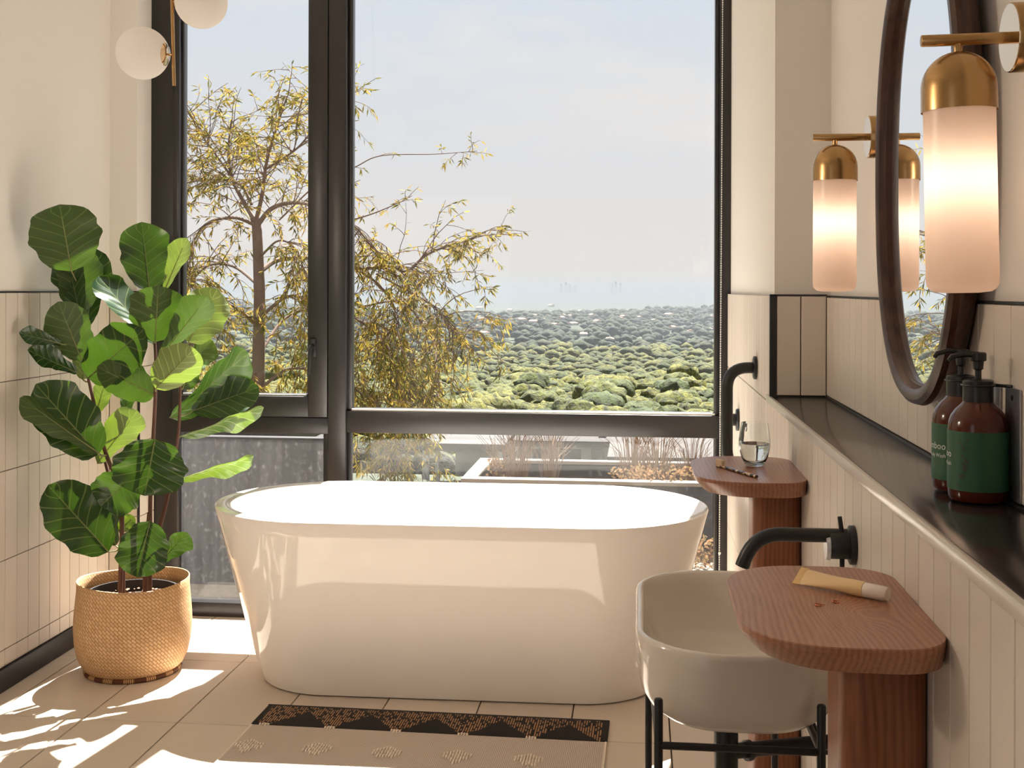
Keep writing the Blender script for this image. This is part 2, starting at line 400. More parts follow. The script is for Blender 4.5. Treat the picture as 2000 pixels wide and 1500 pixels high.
def tube_data(path, radii, n=10, cap=True):
    path = [Vector(p) for p in path]; rings = []
    if not hasattr(radii, '__len__'): radii = [radii] * len(path)
    prev = None
    for i, p in enumerate(path):
        t = (path[min(i + 1, len(path) - 1)] - path[max(i - 1, 0)]).normalized()
        if prev is None:
            a = Vector((0, 0, 1)) if abs(t.z) < .9 else Vector((1, 0, 0)); nx = t.cross(a).normalized()
        else: nx = (prev - t * prev.dot(t)).normalized()
        prev = nx; ny = t.cross(nx)
        rings.append([p + (nx * math.cos(2 * math.pi * k / n) + ny * math.sin(2 * math.pi * k / n)) * radii[i] for k in range(n)])
    return loft_data(rings, cap, cap)
def tube(name, path, radii, mat, parent=None, n=12, loc=None, angle=50):
    v, f = tube_data(path, radii, n)
    bm = bmesh.new(); vs_ = [bm.verts.new(p) for p in v]
    for q in f: bm.faces.new([vs_[i] for i in q])
    return from_bm(name, bm, mat, parent, loc, angle=angle)
def arc_path(pts, r, n=6):
    """polyline with rounded corners"""
    P = [Vector(p) for p in pts]; out = [P[0]]
    for i in range(1, len(P) - 1):
        a, b, c = P[i - 1], P[i], P[i + 1]; d1 = (a - b).normalized(); d2 = (c - b).normalized()
        rr = min(r, (a - b).length * .49 if i > 1 else (a - b).length * .98, (c - b).length * .49 if i < len(P) - 2 else (c - b).length * .98)
        s, e = b + d1 * rr, b + d2 * rr
        for k in range(n + 1):
            t = k / n; out.append(s * (1 - t) ** 2 + b * 2 * t * (1 - t) + e * t * t)
    out.append(P[-1]); return out
def empty(name, loc, rz=0):
    o = bpy.data.objects.new(name, None); o.location = loc; o.rotation_euler = (0, 0, rz); o.empty_display_size = .05; return link(o)
def tag(o, label=None, cat=None, group=None, kind=None):
    if label: o['label'] = label
    if cat: o['category'] = cat
    if group: o['group'] = group
    if kind: o['kind'] = kind
    return o
def spline(pts, n):
    """Catmull-Rom through points"""
    P = [Vector(p) for p in pts]; P = [P[0] * 2 - P[1]] + P + [P[-1] * 2 - P[-2]]; out = []
    for i in range(1, len(P) - 2):
        a, b, c, d = P[i - 1:i + 3]
        for k in range(n):
            t = k / n
            out.append(.5 * ((2 * b) + (c - a) * t + (2 * a - 5 * b + 4 * c - d) * t * t + (3 * b - a - 3 * c + d) * t ** 3))
    out.append(P[-2]); return out

# ================================================================== ROOM SHELL
XL, XR, XN, YW, YN = -2.102, .344, .489, 4.65, 3.165
YB, ZC = -1.2, 2.85           # open end of the room behind the photographer, ceiling
TT, TW, TH, TG = .010, .0748, .298, .0026   # wall tile: thickness, module width, module height, joint
ROWS = [(.076, .133), (.133, .431), (.431, .729), (.729, 1.027), (1.027, 1.325)]

floor = tag(box('floor', -2.4, .75, YB, 4.80, -.12, -.010, 'floor_grout'), 'floor of large pale stone-coloured tiles laid in a grid', kind='structure')
fx0, fy0 = -1.715, 3.503
ftile = {}
for i in range(-2, 8):
    for j in range(-7, 3):
        x0, x1 = max(fx0 + i * .302, -2.115), min(fx0 + (i + 1) * .302, .36)
        y0, y1 = max(fy0 + j * .597, YB), min(fy0 + (j + 1) * .597, 4.80)
        if x1 - x0 < .02 or y1 - y0 < .02: continue
        key = (round(x1 - x0, 4), round(y1 - y0, 4))
        if key not in ftile:
            bm = box_bm(key[0] - .0042, key[1] - .0042, .012, .0012, 1); me = bpy.data.meshes.new('floor_tile'); bm.to_mesh(me); bm.free(); me.materials.append(MATS['floor_tile']); ftile[key] = me
        o = bpy.data.objects.new('tile', ftile[key]); link(o, floor)
        o.location = Vector(((x0 + x1) / 2, (y0 + y1) / 2, -.006)) - floor.location

wb = tag(box('wall_back', -1.15, .75, YB - .15, YB, 0, ZC, 'plaster'), 'plaster wall with a wide opening behind the photographer', kind='structure')
o = box('lintel', -2.4, -1.15, YB - .15, YB, 2.2, ZC, 'plaster', wb); o.location -= wb.location  # opening beside the wall left out of view to let sky fill in
tag(box('ceiling', -2.4, .75, YB, 4.80, ZC, ZC + .1, 'ceiling'), 'plain white ceiling', kind='structure')

_tm = {}
def wall_tiles(parent, plane, axis, sgn, u0, u1, rows, ustart):
    """tiles on a wall plane; axis 'x' = wall of constant x (tiles run along y), 'y' = constant y"""
    k0 = math.floor((u0 - ustart) / TW); k = k0
    while ustart + k * TW < u1 - .004:
        a, b = max(ustart + k * TW, u0), min(ustart + (k + 1) * TW, u1); k += 1
        if b - a < .006: continue
        for z0, z1 in rows:
            key = (axis, round(b - a, 4), round(z1 - z0, 4))
            if key not in _tm:
                w, h = b - a - TG, z1 - z0 - TG
                bm = box_bm(TT, w, h, .0010, 1) if axis == 'x' else box_bm(w, TT, h, .0010, 1)
                me = bpy.data.meshes.new('wall_tile'); bm.to_mesh(me); bm.free(); me.materials.append(MATS['wall_tile']); _tm[key] = me
            o = bpy.data.objects.new('tile', _tm[key]); link(o, parent)
            c = plane - sgn * TT / 2 if True else plane
            p = Vector((c, (a + b) / 2, (z0 + z1) / 2)) if axis == 'x' else Vector(((a + b) / 2, c, (z0 + z1) / 2))
            o.location = p - parent.location

# left wall: plaster above, grout bed and tiles below
wl = tag(box('wall_left', XL - .24, XL - .004, YB, 4.80, 0, ZC, 'plaster'), 'cream plaster wall with a tiled lower half beside the fig plant', kind='structure')
box('grout_bed', XL - .010, XL - .0025, 1.2, 4.51, .0, 1.325, 'grout', wl).location -= wl.location
wall_tiles(wl, XL, 'x', 1, 1.95, 4.508, ROWS[1:] + ROWS[:1], 3.7303)
o = box('trim_strip', XL - .006, XL + .001, 1.2, 4.51, 1.325, 1.329, 'black_trim', wl); o.location -= wl.location
bb = box('baseboard_left', XL - .004, XL + .012, 1.2, 4.51, 0, .075, 'black_trim', bev=.002); tag(bb, 'black skirting board below the left tiles', kind='structure')
# nib between left wall and window
nib = tag(box('wall_left_nib', XL - .004, -1.993, 4.512, 4.80, 0, ZC, 'plaster'), 'narrow plastered nib beside the window frame', kind='structure')
box('grout_bed', XL - .002, -1.984, 4.5045, 4.65, 0, 1.325, 'grout', nib).location -= nib.location
wall_tiles(nib, 4.50, 'y', -1, XL + .002, -1.982, ROWS, XL + .002)
wall_tiles(nib, -1.976, 'x', 1, 4.505, 4.648, ROWS, 4.505)
o = box('trim_strip', -1.982, -1.974, 4.498, 4.505, 0, 1.327, 'black_trim', nib); o.location -= nib.location
o = box('trim_strip', XL, -1.976, 4.499, 4.512, 1.325, 1.329, 'black_trim', nib); o.location -= nib.location

# right wall: lower part, pillar next to the window, niche above the ledge
ZL = 1.060
wr = tag(box('wall_right', XR + .012, XR + .42, YB, 4.80, 0, ZL - .02, 'grout'), 'tiled lower right wall below the stone ledge', kind='structure')
RR = [(.0, .131), (.131, .429), (.429, .727), (.727, 1.041)]
wall_tiles(wr, XR, 'x', -1, .92, 4.648, RR, 1.5731)
pil = tag(box('wall_right_pillar', XR + .012, XR + .42, YN, 4.80, ZL - .02, ZC, 'plaster'), 'plastered pillar between the window and the niche, tiled at its foot', kind='structure')
box('grout_bed', XR + .004, XR + .06, YN + .004, 4.65, ZL - .02, 1.322, 'grout', pil).location -= pil.location
wall_tiles(pil, XR, 'x', -1, YN + .008, 4.648, [(1.041, 1.325)], 1.5731)
box('grout_bed', XR + .02, XN + .02, YN - .004, YN + .01, ZL, 1.322, 'grout', pil).location -= pil.location
wall_tiles(pil, YN - .012, 'y', -1, XR + .016, XN, [(ZL + .002, 1.325)], XR + .004)
o = box('trim_strip', XR - .001, XR + .0155, YN - .014, YN + .006, ZL, 1.327, 'black_trim', pil); o.location -= pil.location
o = box('trim_strip', XR - .001, XN, YN - .014, YN - .001, 1.325, 1.3285, 'black_trim', pil); o.location -= pil.location
wn = tag(box('wall_niche', XN + .012, XN + .27, YB, YN, ZL - .02, ZC, 'plaster'), 'plastered niche wall carrying mirror and wall lamps', kind='structure')
box('grout_bed', XN + .004, XN + .05, YB + .1, YN, ZL - .02, 1.320, 'grout', wn).location -= wn.location
wall_tiles(wn, XN, 'x', -1, .92, YN - .012, [(ZL + .004, 1.322)], 1.6188)
o = box('trim_strip', XN - .001, XN + .013, YB + .1, YN - .012, 1.322, 1.3255, 'black_trim', wn); o.location -= wn.location

# stone ledge
lg = empty('stone_ledge', (XR, 2.1, ZL - .019)); tag(lg, 'dark polished stone ledge with a pale front edge below the oval mirror', 'ledge')
bx = box('slab', XR + .004, XN + .03, .3, YN + .052 - .066, ZL - .019, ZL, 'stone_ledge', lg, .001); bx.location -= lg.location
bx = box('front_edge', XR - .004, XR + .004, .3, YN + .052, ZL - .019, ZL, 'stone_edge', lg, .001); bx.location -= lg.location
bx = box('back_joint', XN - .005, XN + .002, .3, YN - .014, ZL, ZL + .0035, 'black_trim', lg); bx.location -= lg.location

# ================================================================== WINDOW
ZT = 2.74
win = empty('window_1', (-.8, YW, 0)); tag(win, 'tall black metal framed window with an opening sash and low panes', kind='structure')
def wbox(name, x0, x1, z0, z1, y0=YW, y1=YW + .075, mat='frame_metal', bev=.003):
    o = box(name, x0, x1, y0, y1, z0, z1, mat, win, bev); o.location -= win.location; return o
wbox('frame_post', -1.996, -1.878, 0, ZT); wbox('frame_post', -1.245, -1.172, 0, ZT, YW - .012); wbox('frame_post', .312, .358, 0, ZT)
wbox('frame_post', .295, .312, .0, ZT, YW + .02)
wbox('frame_rail', -1.878, -1.245, .0, .058); wbox('frame_rail', -1.172, .312, .0, .058)
wbox('frame_rail', -1.878, -1.245, .752, .818); wbox('frame_rail', -1.172, .312, .760, .848, YW + .004)
wbox('frame_rail', -1.996, .358, ZT - .06, ZT + .12)
# glazing beads around the fixed lights
wbox('glazing_bead', -1.172, -1.153, .848, ZT - .06, YW + .02, YW + .06); wbox('glazing_bead', -1.153, .295, .848, .857, YW + .02, YW + .06)
wbox('glazing_bead', -1.172, -1.158, .058, .760, YW + .02, YW + .06); wbox('glazing_bead', -1.272, -1.245, .058, .752, YW + .02, YW + .06)
wbox('glazing_bead', -1.90, -1.878, .058, .752, YW + .02, YW + .06)
wbox('bright_line_strip', -1.153, .297, .848, .8565, YW + .012, YW + .021, 'bright_line', 0.001)  # pale strip added to draw the bright sunlit line at the pane foot
# opening sash
sash = empty('sash', (0, 0, 0)); sash.parent = win
def sbox(x0, x1, z0, z1, y0, y1, nm='sash_member', mat='frame_metal'):
    o = box(nm, x0, x1, y0, y1, z0, z1, mat, sash, .003); o.location -= win.location; return o
sbox(-1.895, -1.868, .822, ZT - .06, YW - .014, YW + .05); sbox(-1.868, -1.858, .905, ZT - .06, YW + .01, YW + .05)
sbox(-1.326, -1.248, .822, ZT - .06, YW - .014, YW + .05); sbox(-1.336, -1.326, .905, ZT - .06, YW + .01, YW + .05)
sbox(-1.868, -1.326, .822, .905, YW - .014, YW + .05); sbox(-1.868, -1.326, .905, .912, YW + .01, YW + .05)
sbox(-1.858, -1.336, .9045, .912, YW + .002, YW + .011, 'bright_line_strip', 'bright_line')
hd = ony(612, 675, YW - .014)
h1 = sbox(hd.x - .012, hd.x + .012, hd.z - .045, hd.z + .028, YW - .026, YW - .013, 'handle_plate', 'black_metal')
tb = tube('handle', arc_path([(hd.x, YW - .014, hd.z), (hd.x, YW - .055, hd.z), (hd.x - .006, YW - .058, hd.z - .115)], .03), [.0085] * 8 + [.0065], 'black_metal', sash); tb.location = -win.location
def pane(x0, x1, z0, z1, mat):
    o = box('pane', x0, x1, YW + .044, YW + .050, z0, z1, mat, win); o.location -= win.location
pane(-1.862, -1.332, .908, ZT - .05, 'pane_clear'); pane(-1.156, .300, .853, ZT - .05, 'pane_clear')
pane(-1.885, -1.262, .05, .756, 'pane_spotted'); pane(-1.164, .300, .05, .764, 'pane_dusty')
# wall above the window
tag(box('wall_window_head', XL - .004, .76, YW + .01, 4.80, ZT + .05, ZC, 'plaster'), 'plastered head above the window', kind='structure')

# ================================================================== BATHTUB
tub = empty('bathtub', (-.616, 4.052, 0), R(1.0)); tag(tub, 'glossy white freestanding oval bathtub in front of the window', 'bathtub')
def tub_ring(hx, hy, z): return rr_ring(hx, hy, min(hx, hy), z, 16)
out = []
for k in range(13):
    t = k / 12; s = t ** .92
    out.append(tub_ring(.688 + (.853 - .688) * s, .268 + (.412 - .268) * s, .006 + (.594 - .006) * t))
lip = [tub_ring(.853, .412, .594), tub_ring(.852, .411, .5985), tub_ring(.848, .407, .600), tub_ring(.806, .367, .600), tub_ring(.800, .361, .597)]
inn = []
for k in range(1, 10):
    t = k / 9; s = t ** 1.3
    inn.append(tub_ring(.800 - .19 * s, .361 - .13 * s, .597 - .43 * t))
inn += [tub_ring(.55, .19, .150), tub_ring(.40, .11, .144), tub_ring(.2, .03, .142)]
loft('shell', [tub_ring(.66, .24, .002)] + out + lip[1:] + inn, 'tub_acrylic', tub, angle=50)
loft('plinth', [tub_ring(.672, .252, 0), tub_ring(.672, .252, .010)], 'tub_acrylic', tub)
lathe('drain', [(.03, .1435), (.03, .147), (.02, .149)], 'steel', tub, (.35, 0, 0), 20)

# ================================================================== TRAY SHELVES ON COLUMNS
def tray(name, cy, mat, label):
    o = empty(name, (0, 0, 0)); tag(o, label, 'side table', 'wooden tray shelves on columns')
    hx, hy, cx = (.3435 - .117) / 2, .192, (.117 + .3435) / 2
    def rg(d, z): # left corners large, right corners smaller
        pts = []; n = 10
        for k, (sx, sy, r) in enumerate(((1, 1, .065), (-1, 1, .105), (-1, -1, .105), (1, -1, .065))):
            r = max(r - d * .4, .02)
            for i in range(n + 1):
                a = R(90) * (k + i / n)
                x = sx * (hx - d * (1 if sx < 0 else .0) - r) + r * math.cos(a); y = sy * (hy - d - r) + r * math.sin(a)
                pts.append((cx + x, cy + y, z))
        return pts
    top = loft('tray_top', [rg(.030, .918), rg(.022, .9185), rg(.004, .938), rg(.0, .945), rg(.0, .9508), rg(.0012, .952)], mat, o, angle=30)
    rings = [rr_ring(.052, .068, .030, z, 8, .344 - .050, cy + .003) for z in (0, .05, .5, .919)]
    for r_ in rings:
        for i, p in enumerate(r_):
            if p[0] > .343: r_[i] = (.343, p[1], p[2])
    loft('column', rings, 'column_wood', o, angle=30)
    return o
tray('tray_table', 1.500, 'tray_wood', 'oak tray shelf with cream tube and earrings on a wooden column by the basin')
tray('tray_table', 2.598, 'tray_wood_far', 'oak tray shelf with water glass and toothbrush on a wooden column by the bathtub')

# ================================================================== BASIN
bcx, bcy = .154, 1.975
bs = empty('washbasin', (bcx, bcy, 0)); tag(bs, 'cream ceramic washbasin with rounded corners held in a black stand', 'washbasin')
def br(d, z, r=.135): return rr_ring(.158 - d, .262 - d, max(r - d, .03), z, 12)
prof = [(.075, .6835), (.060, .684), (.040, .690), (.022, .704), (.010, .724), (.004, .750), (.001, .785), (0, .806), (.002, .8125), (.006, .815), (.010, .8145), (.0135, .811), (.015, .80), (.018, .775), (.026, .745), (.045, .718), (.07, .706), (.10, .701), (.135, .699)]
loft('bowl', [br(d, z) for d, z in prof], 'ceramic', bs, angle=60)
lathe('drain', [(.022, .698), (.022, .702), (.016, .7035)], 'black_metal', bs, (-.01, 0, 0), 20)
st = empty('basin_stand', (bcx, bcy, 0)); tag(st, 'black tubular metal stand carrying the washbasin', 'stand')
legs = [(.030, 1.728), (.262, 1.728), (.020, 2.218), (.252, 2.218)]
for lx, ly in legs:
    s1 = -1 if lx < bcx else 1
    lathe('leg', [(.0065, 0), (.0065, .742), (.0055, .7445), (.003, .7455)], 'black_metal', st, (lx - bcx + (-.000), ly - bcy, 0), 14)
for (a, b) in ((0, 1), (2, 3), (0, 2), (1, 3)):
    A, B = legs[a], legs[b]
    tube('crossbar', [(A[0] - bcx, A[1] - bcy, .6765), (B[0] - bcx, B[1] - bcy, .6765)], .0055, 'black_metal', st, 10)
# waste trap
tp = empty('basin_waste', (bcx, bcy, 0)); tag(tp, 'black bottle trap and waste pipe under the washbasin', 'pipe')
lathe('bottle_trap', [(.014, .47), (.0185, .475), (.0195, .50), (.0195, .63), (.0165, .64), (.0165, .682)], 'black_metal', tp, (-.010, -.02, 0), 24)
wy = 2.045 - bcy
tube('waste_pipe', [(.0, -.02, .585), (XR - bcx - .006, wy, .575)], .0125, 'black_metal', tp, 16)
tube('collar', [(.022, -.013, .5842), (.03, -.009, .5838)], .0165, 'black_metal', tp, 16)
tube('wall_flange', [(XR - bcx - .012, wy, .575), (XR - bcx - .0005, wy, .575)], [.031, .034], 'black_metal', tp, 24)
vv_ = empty('stop_valve', (XR, 2.10, .54)); tag(vv_, 'small black stop valve on the tiled wall beside the waste pipe', 'valve')
tube('wall_flange', [(-.008, 0, 0), (-.0005, 0, 0)], .024, 'black_metal', vv_, 20)
tube('valve_body', [(-.008, 0, 0), (-.05, 0, 0)], .010, 'black_metal', vv_, 14); tube('outlet', [(-.036, 0, 0), (-.036, 0, .03), (-.06, -.05, .09)], .006, 'black_metal', vv_, 10)

# ================================================================== WALL TAP
ty, tz = 1.930, .9325
tap = empty('basin_tap', (XR, ty, tz)); tag(tap, 'matt black wall tap with a long curved spout over the washbasin', 'tap')
tube('wall_flange', [(-.0095, 0, 0), (-.008, 0, 0), (-.0005, 0, 0)], [.028, .031, .031], 'black_metal', tap, 28)
tube('tap_body', [(-.040, 0, 0), (-.039, 0, 0), (-.0095, 0, 0)], [.0215, .0225, .0225], 'black_metal', tap, 28)
sp_ = arc_path([(-.012, 0, .0145), (-.158, 0, .0145), (-.174, 0, -.030)], .045, 8)
tube('spout', sp_, .0115, 'black_metal', tap, 16)
tube('aerator', [sp_[-1], Vector(sp_[-1]) + Vector((-.0032, 0, -.009))], .0118, 'black_metal', tap, 16)
tube('lever', [(-.0245, -.005, .046), (-.021, -.005, .02), (-.0205, -.005, -.036)], [.0035, .0042, .0038], 'black_metal', tap, 10)
tube('handle_disc', [(-.046, -.001, -.004), (-.040, -.001, -.004)], [.0195, .0210], 'steel', tap, 24)

# ================================================================== GRAB RAIL, WALL VALVE, BEAD CHAIN
gy, gz = 3.508, 1.112
gr = empty('grab_rail', (XR, gy, gz)); tag(gr, 'black vertical grab rail on the tiled wall behind the water glass', 'grab rail')
tube('rail', arc_path([(-.008, 0, 0), (-.086, -.012, 0), (-.086, -.012, -.30), (-.008, 0, -.30)], .062, 9), .0165, 'black_metal', gr, 18)
for dz in (0, -.30): tube('wall_flange', [(-.011, 0, dz), (-.009, 0, dz), (-.0005, 0, dz)], [.030, .034, .034], 'black_metal', gr, 28)
wv = empty('wall_valve', (XR, 4.12, .892)); tag(wv, 'short black wall valve with a round plate between grab rail and window', 'valve')
tube('wall_flange', [(-.010, 0, 0), (-.008, 0, 0), (-.0005, 0, 0)], [.036, .038, .038], 'black_metal', wv, 28)
tube('knob', [(-.062, 0, 0), (-.06, 0, 0), (-.008, 0, 0)], [.018, .021, .021], 'black_metal', wv, 22)
ch = empty('blind_chain', (0, 0, 0)); tag(ch, 'thin white bead chain of a blind hanging beside the window frame', 'chain')
v, f = [], []
bmx = bmesh.new(); bmesh.ops.create_icosphere(bmx, subdivisions=1, radius=.0030); bv = [tuple(q.co) for q in bmx.verts]; bf = [tuple(q.index for q in fc.verts) for fc in bmx.faces]; bmx.free()
cp = ony(1411.5, 300, YW - .02); z = .10; k = 0
while z < ZC - .01:
    n0 = len(v); v += [(cp.x - .010 * (1 - z / ZC) + q[0], YW - .02 + q[1], z + q[2]) for q in bv]; f += [tuple(n0 + i for i in q) for q in bf]; z += .0092
tag(pyd('beads', v, f, 'white_bead', ch, smooth=True), kind='stuff')
tube('cord', [(cp.x - .010, YW - .02, .06), (cp.x, YW - .02, ZC - .01)], .0009, 'white_bead', ch, 6)
cb = onz(1406.5, 1076, 0); zz = H - (1076 - CY) / F * 4.6
bm = bmesh.new(); bmesh.ops.create_uvsphere(bm, u_segments=12, v_segments=8, radius=.0055); from_bm('connector', bm, 'white_bead', ch, (cp.x - .008, YW - .02, zz), True)

# ================================================================== MIRROR
mi = empty('wall_mirror', (XN, 1.99, 1.545)); tag(mi, 'oval wall mirror in a thick dark wooden frame above the ledge', 'mirror')
MA, MB_, MN = .290, .392, 2.3
def ml(d, x, n=96):
    pts = []
    for i in range(n):
        a = 2 * math.pi * i / n; c, s = math.cos(a), math.sin(a)
        pts.append((x, (MA - d) * math.copysign(abs(c) ** (2 / MN), c), (MB_ - d) * math.copysign(abs(s) ** (2 / MN), s)))
    return pts
fr = [(.036, -.0002), (.018, -.008), (.006, -.022), (.0, -.034), (.002, -.043), (.009, -.0485), (.018, -.049), (.026, -.045), (.030, -.038), (.0315, -.034), (.0325, -.034), (.033, -.022)]
loft('frame', [ml(d, x) for d, x in fr] + [ml(.036, -.008)], 'mirror_wood', mi, angle=30, cap0=False, cap1=False)
loft('mirror_glass', [ml(.0335, -.006), ml(.0335, -.0285)], 'mirror_silver', mi, angle=20)
loft('backing', [ml(.036, -.0002), ml(.036, -.006)], 'black_trim', mi, angle=20)

# ================================================================== WALL LAMPS
def sconce(y, x, label, tilt):
    o = empty('wall_lamp', (x, y, 1.34)); tag(o, label, 'wall lamp', 'brass wall lamps beside the mirror')
    wx = XN + .012 - x
    tube('wall_plate', [(wx - .0005, 0, .313), (wx - .036, 0, .313), (wx - .0372, 0, .313)], [.043, .043, .042], 'brass', o, 40)
    tube('plate_face', [(wx - .0372, 0, .313), (wx - .0382, 0, .313)], [.042, .0415], 'brass_polished', o, 40)
    tube('arm', [(-.0445, 0, .313), (-.0437, 0, .313), (wx - .038, 0, .313)], [.0066, .0074, .0074], 'brass', o, 18)
    lathe('neck', [(.0052, .296), (.0052, .308)], 'brass', o, n=14)
    dome = [(.0455, .2235), (.0455, .2265), (.0452, .252)]
    for k in range(1, 11):
        a = R(90) * k / 10; dome.append((max(.0452 * math.cos(a), .0006), .252 + .046 * math.sin(a)))
    lathe('dome', dome, 'brass', o, n=40, cap0=False)
    g = [(.0430, .236), (.0432, .10), (.0434, .014), (.0425, .007), (.0395, .002), (.034, -.0015), (.02, -.003), (.001, -.003)]
    lathe('glass_shade', g, 'lamp_glass', o, n=40, cap0=False, cap1=False)
    lathe('bulb', [(.0005, .112), (.011, .117), (.0165, .132), (.014, .148), (.008, .160), (.0005, .162)], 'bulb', o, n=16)
    lathe('bulb_holder', [(.007, .160), (.008, .164), (.008, .232)], 'brass', o, n=14)
    o.rotation_euler = (0, tilt, 0)
    return o
M_emit('bulb', (1.0, .85, .68, 1), 12.0)
sconce(2.47, .3985, 'brass dome wall lamp with frosted glass between pillar and mirror', 0)
sconce(1.521, .4015, 'brass dome wall lamp with frosted glass above the soap bottles', R(-1.2))

# ================================================================== SOAP BOTTLES AND BRACKETS
def wrap(me_v, r): # flat (x across, z up) -> wrapped on cylinder facing -y at x=0
    out = []
    for x, yoff, z in me_v:
        a = x / r; out.append(((r + yoff) * math.sin(a), -(r + yoff) * math.cos(a), z))
    return out
def text_mesh(name, s, size, r, z, parent, mat, ang):
    c = bpy.data.curves.new(name, 'FONT'); c.body = s; c.size = size; c.align_x = 'RIGHT'; c.resolution_u = 2
    to = bpy.data.objects.new('tmp', c); COL.objects.link(to)
    dg = bpy.context.evaluated_depsgraph_get(); me = bpy.data.meshes.new_from_object(to.evaluated_get(dg)); bpy.data.objects.remove(to)
    me.materials.clear()
    co = wrap([(p.co.x, .0006, p.co.y + z) for p in me.vertices], r)
    for p, q in zip(me.vertices, co): p.co = q
    o = mesh_obj(name, me, mat, parent); o.rotation_euler = (0, 0, ang); return o
def bottle(x, y, label, lines, ang, pump_ang):
    o = empty('soap_bottle', (x, y, ZL + .002)); tag(o, label, 'bottle', 'amber soap bottles on the ledge')
    lathe('glass_body', [(.030, 0), (.035, .001), (.0378, .006), (.0382, .02), (.0382, .096), (.0374, .104), (.0345, .1125), (.029, .1205), (.0215, .1275), (.0175, .1325), (.0165, .138)], 'amber_glass', o, n=40)
    lathe('label_band', [(.0382, .0155), (.03865, .0155), (.03865, .0930), (.0382, .0930)], 'label_green', o, n=48, cap0=False, cap1=False)
    lathe('pump_collar', [(.0185, .130), (.0195, .131), (.0195, .158), (.0165, .160), (.008, .1605)], 'pump_plastic', o, n=28)
    pu = lathe('pump_stem', [(.0042, .160), (.0042, .172), (.0065, .174), (.0075, .186)], 'pump_plastic', o, n=16)
    hd_ = empty('pump_head', (0, 0, 0)); hd_.parent = o; hd_.rotation_euler = (0, 0, pump_ang)
    lathe('pump_button', [(.0085, .184), (.0105, .1855), (.0105, .1945), (.009, .196)], 'pump_plastic', hd_, n=20)
    tube('nozzle', [(0, 0, .1925), (.022, 0, .194), (.038, 0, .190), (.042, 0, .185)], [.0045, .004, .0034, .003], 'pump_plastic', hd_, 10)
    for s, sz, z in lines: text_mesh('label_text', s, sz, .03865, z, o, 'print_white', ang)
    # printed leaf sprigs
    for k, (da, z0, hh) in enumerate(((.55, .074, .016), (.60, .050, .020), (.50, .036, .018), (.30, .020, .010))):
        v, f = [], []
        for i in range(6):
            a0 = -1.1 + i * .45 + rnd.uniform(-.2, .2); cx = rnd.uniform(-.003, .003); cz = z0 + rnd.uniform(-.5, .5) * hh; L_ = hh * .45
            dx, dz = math.sin(a0) * L_, math.cos(a0) * L_; n0 = len(v)
            v += [(cx, .0004, cz), (cx + dx * .5 - dz * .13, .0004, cz + dz * .5 + dx * .13), (cx + dx, .0004, cz + dz), (cx + dx * .5 + dz * .13, .0004, cz + dz * .5 - dx * .13)]
            f.append((n0, n0 + 1, n0 + 2, n0 + 3))
        q = pyd('leaf_print', wrap(v, .03865), f, 'print_dark', o); q.rotation_euler = (0, 0, ang + da)
    return o
bottle(.4485, 1.622, 'amber pump bottle with green label on the ledge, seen whole', [('bamboo', .0135, .058), ('Body Wash', .0075, .047)], R(-72), R(195))
bottle(.4485, 1.706, 'amber pump bottle with green label closer to the mirror, half hidden by its twin', [('bamboo', .0135, .058), ('Body Wash', .0075, .047)], R(-44), R(200))
for yy, lb in ((1.622, 'steel bottle bracket on the tiles behind the foremost soap bottle'), (1.706, 'steel bottle bracket on the tiles behind the partly hidden soap bottle')):
    b = empty('bottle_bracket', (XN, yy - .022, ZL)); tag(b, lb, 'bracket', 'bottle brackets on the niche wall')
    bp = box('back_plate', -.0035, -.0005, -.030, .030, .006, .1525, 'bracket_steel', b, .0008)
    for dz in (.140, .022): tube('screw', [(-.0045, 0, dz), (-.0034, 0, dz)], .0035, 'black_metal', bp, 12, loc=(.002, 0, -.0795))
    # neck ring arm
    rr0 = []
    tube('neck_arm', [(-.004, 0, .1545), (-.0205, .022, .1545)], .0022, 'black_metal', b, 8)
    ringp = [(-.0405 + .0205 * math.cos(2 * math.pi * i / 24), .022 + .0205 * math.sin(2 * math.pi * i / 24), .1545) for i in range(25)]
    tube('neck_ring', ringp, .0016, 'black_metal', b, 8)

# ================================================================== ITEMS ON THE TRAYS
TZ = .952
# cream tube
A, B = Vector((.209, 1.590, TZ)), Vector((.309, 1.506, TZ)); d = (B - A); L_ = d.length; ang = math.atan2(d.y, d.x)
ct = empty('cream_tube', A, ang); tag(ct, 'pale yellow cream tube with a frosted cap lying on the oak tray shelf', 'tube')
rings = []
for t in range(11):
    s = t / 10; x = .010 + s * (L_ * .76 - .010); hw = .0135 - .0035 * s ** 2; hh = .0014 + (.0098 - .0014) * min(1, s * 1.25) ** .7
    tl = R(38) * (1 - min(1, s * 1.1)); zc = .0098 + .0006 * (1 - s)
    rings.append([(x, hw * math.cos(a) * math.cos(tl) - hh * math.sin(a) * math.sin(tl), zc + hw * math.cos(a) * math.sin(tl) + hh * math.sin(a) * math.cos(tl)) for a in [2 * math.pi * i / 20 for i in range(20)]])
loft('tube_body', rings, 'tube_cream', ct, angle=50)
cr_ = box('crimp', 0, .0115, -.0140, .0140, .0093, .0115, 'tube_crimp', ct, .0005); cr_.rotation_euler = (R(38), 0, 0)
x0 = L_ * .76
tube('cap', [(x0, 0, .0098), (x0 + .001, 0, .0098), (L_ - .003, 0, .0098), (L_, 0, .0098)], [.0092, .0096, .0092, .0080], 'cap_clear', ct, 24)
for k, (a, b) in enumerate(((.35, .62), (.66, .9))): pass
rg0, rg1 = onz(1598, 1178, .955), onz(1632, 1172, .955)
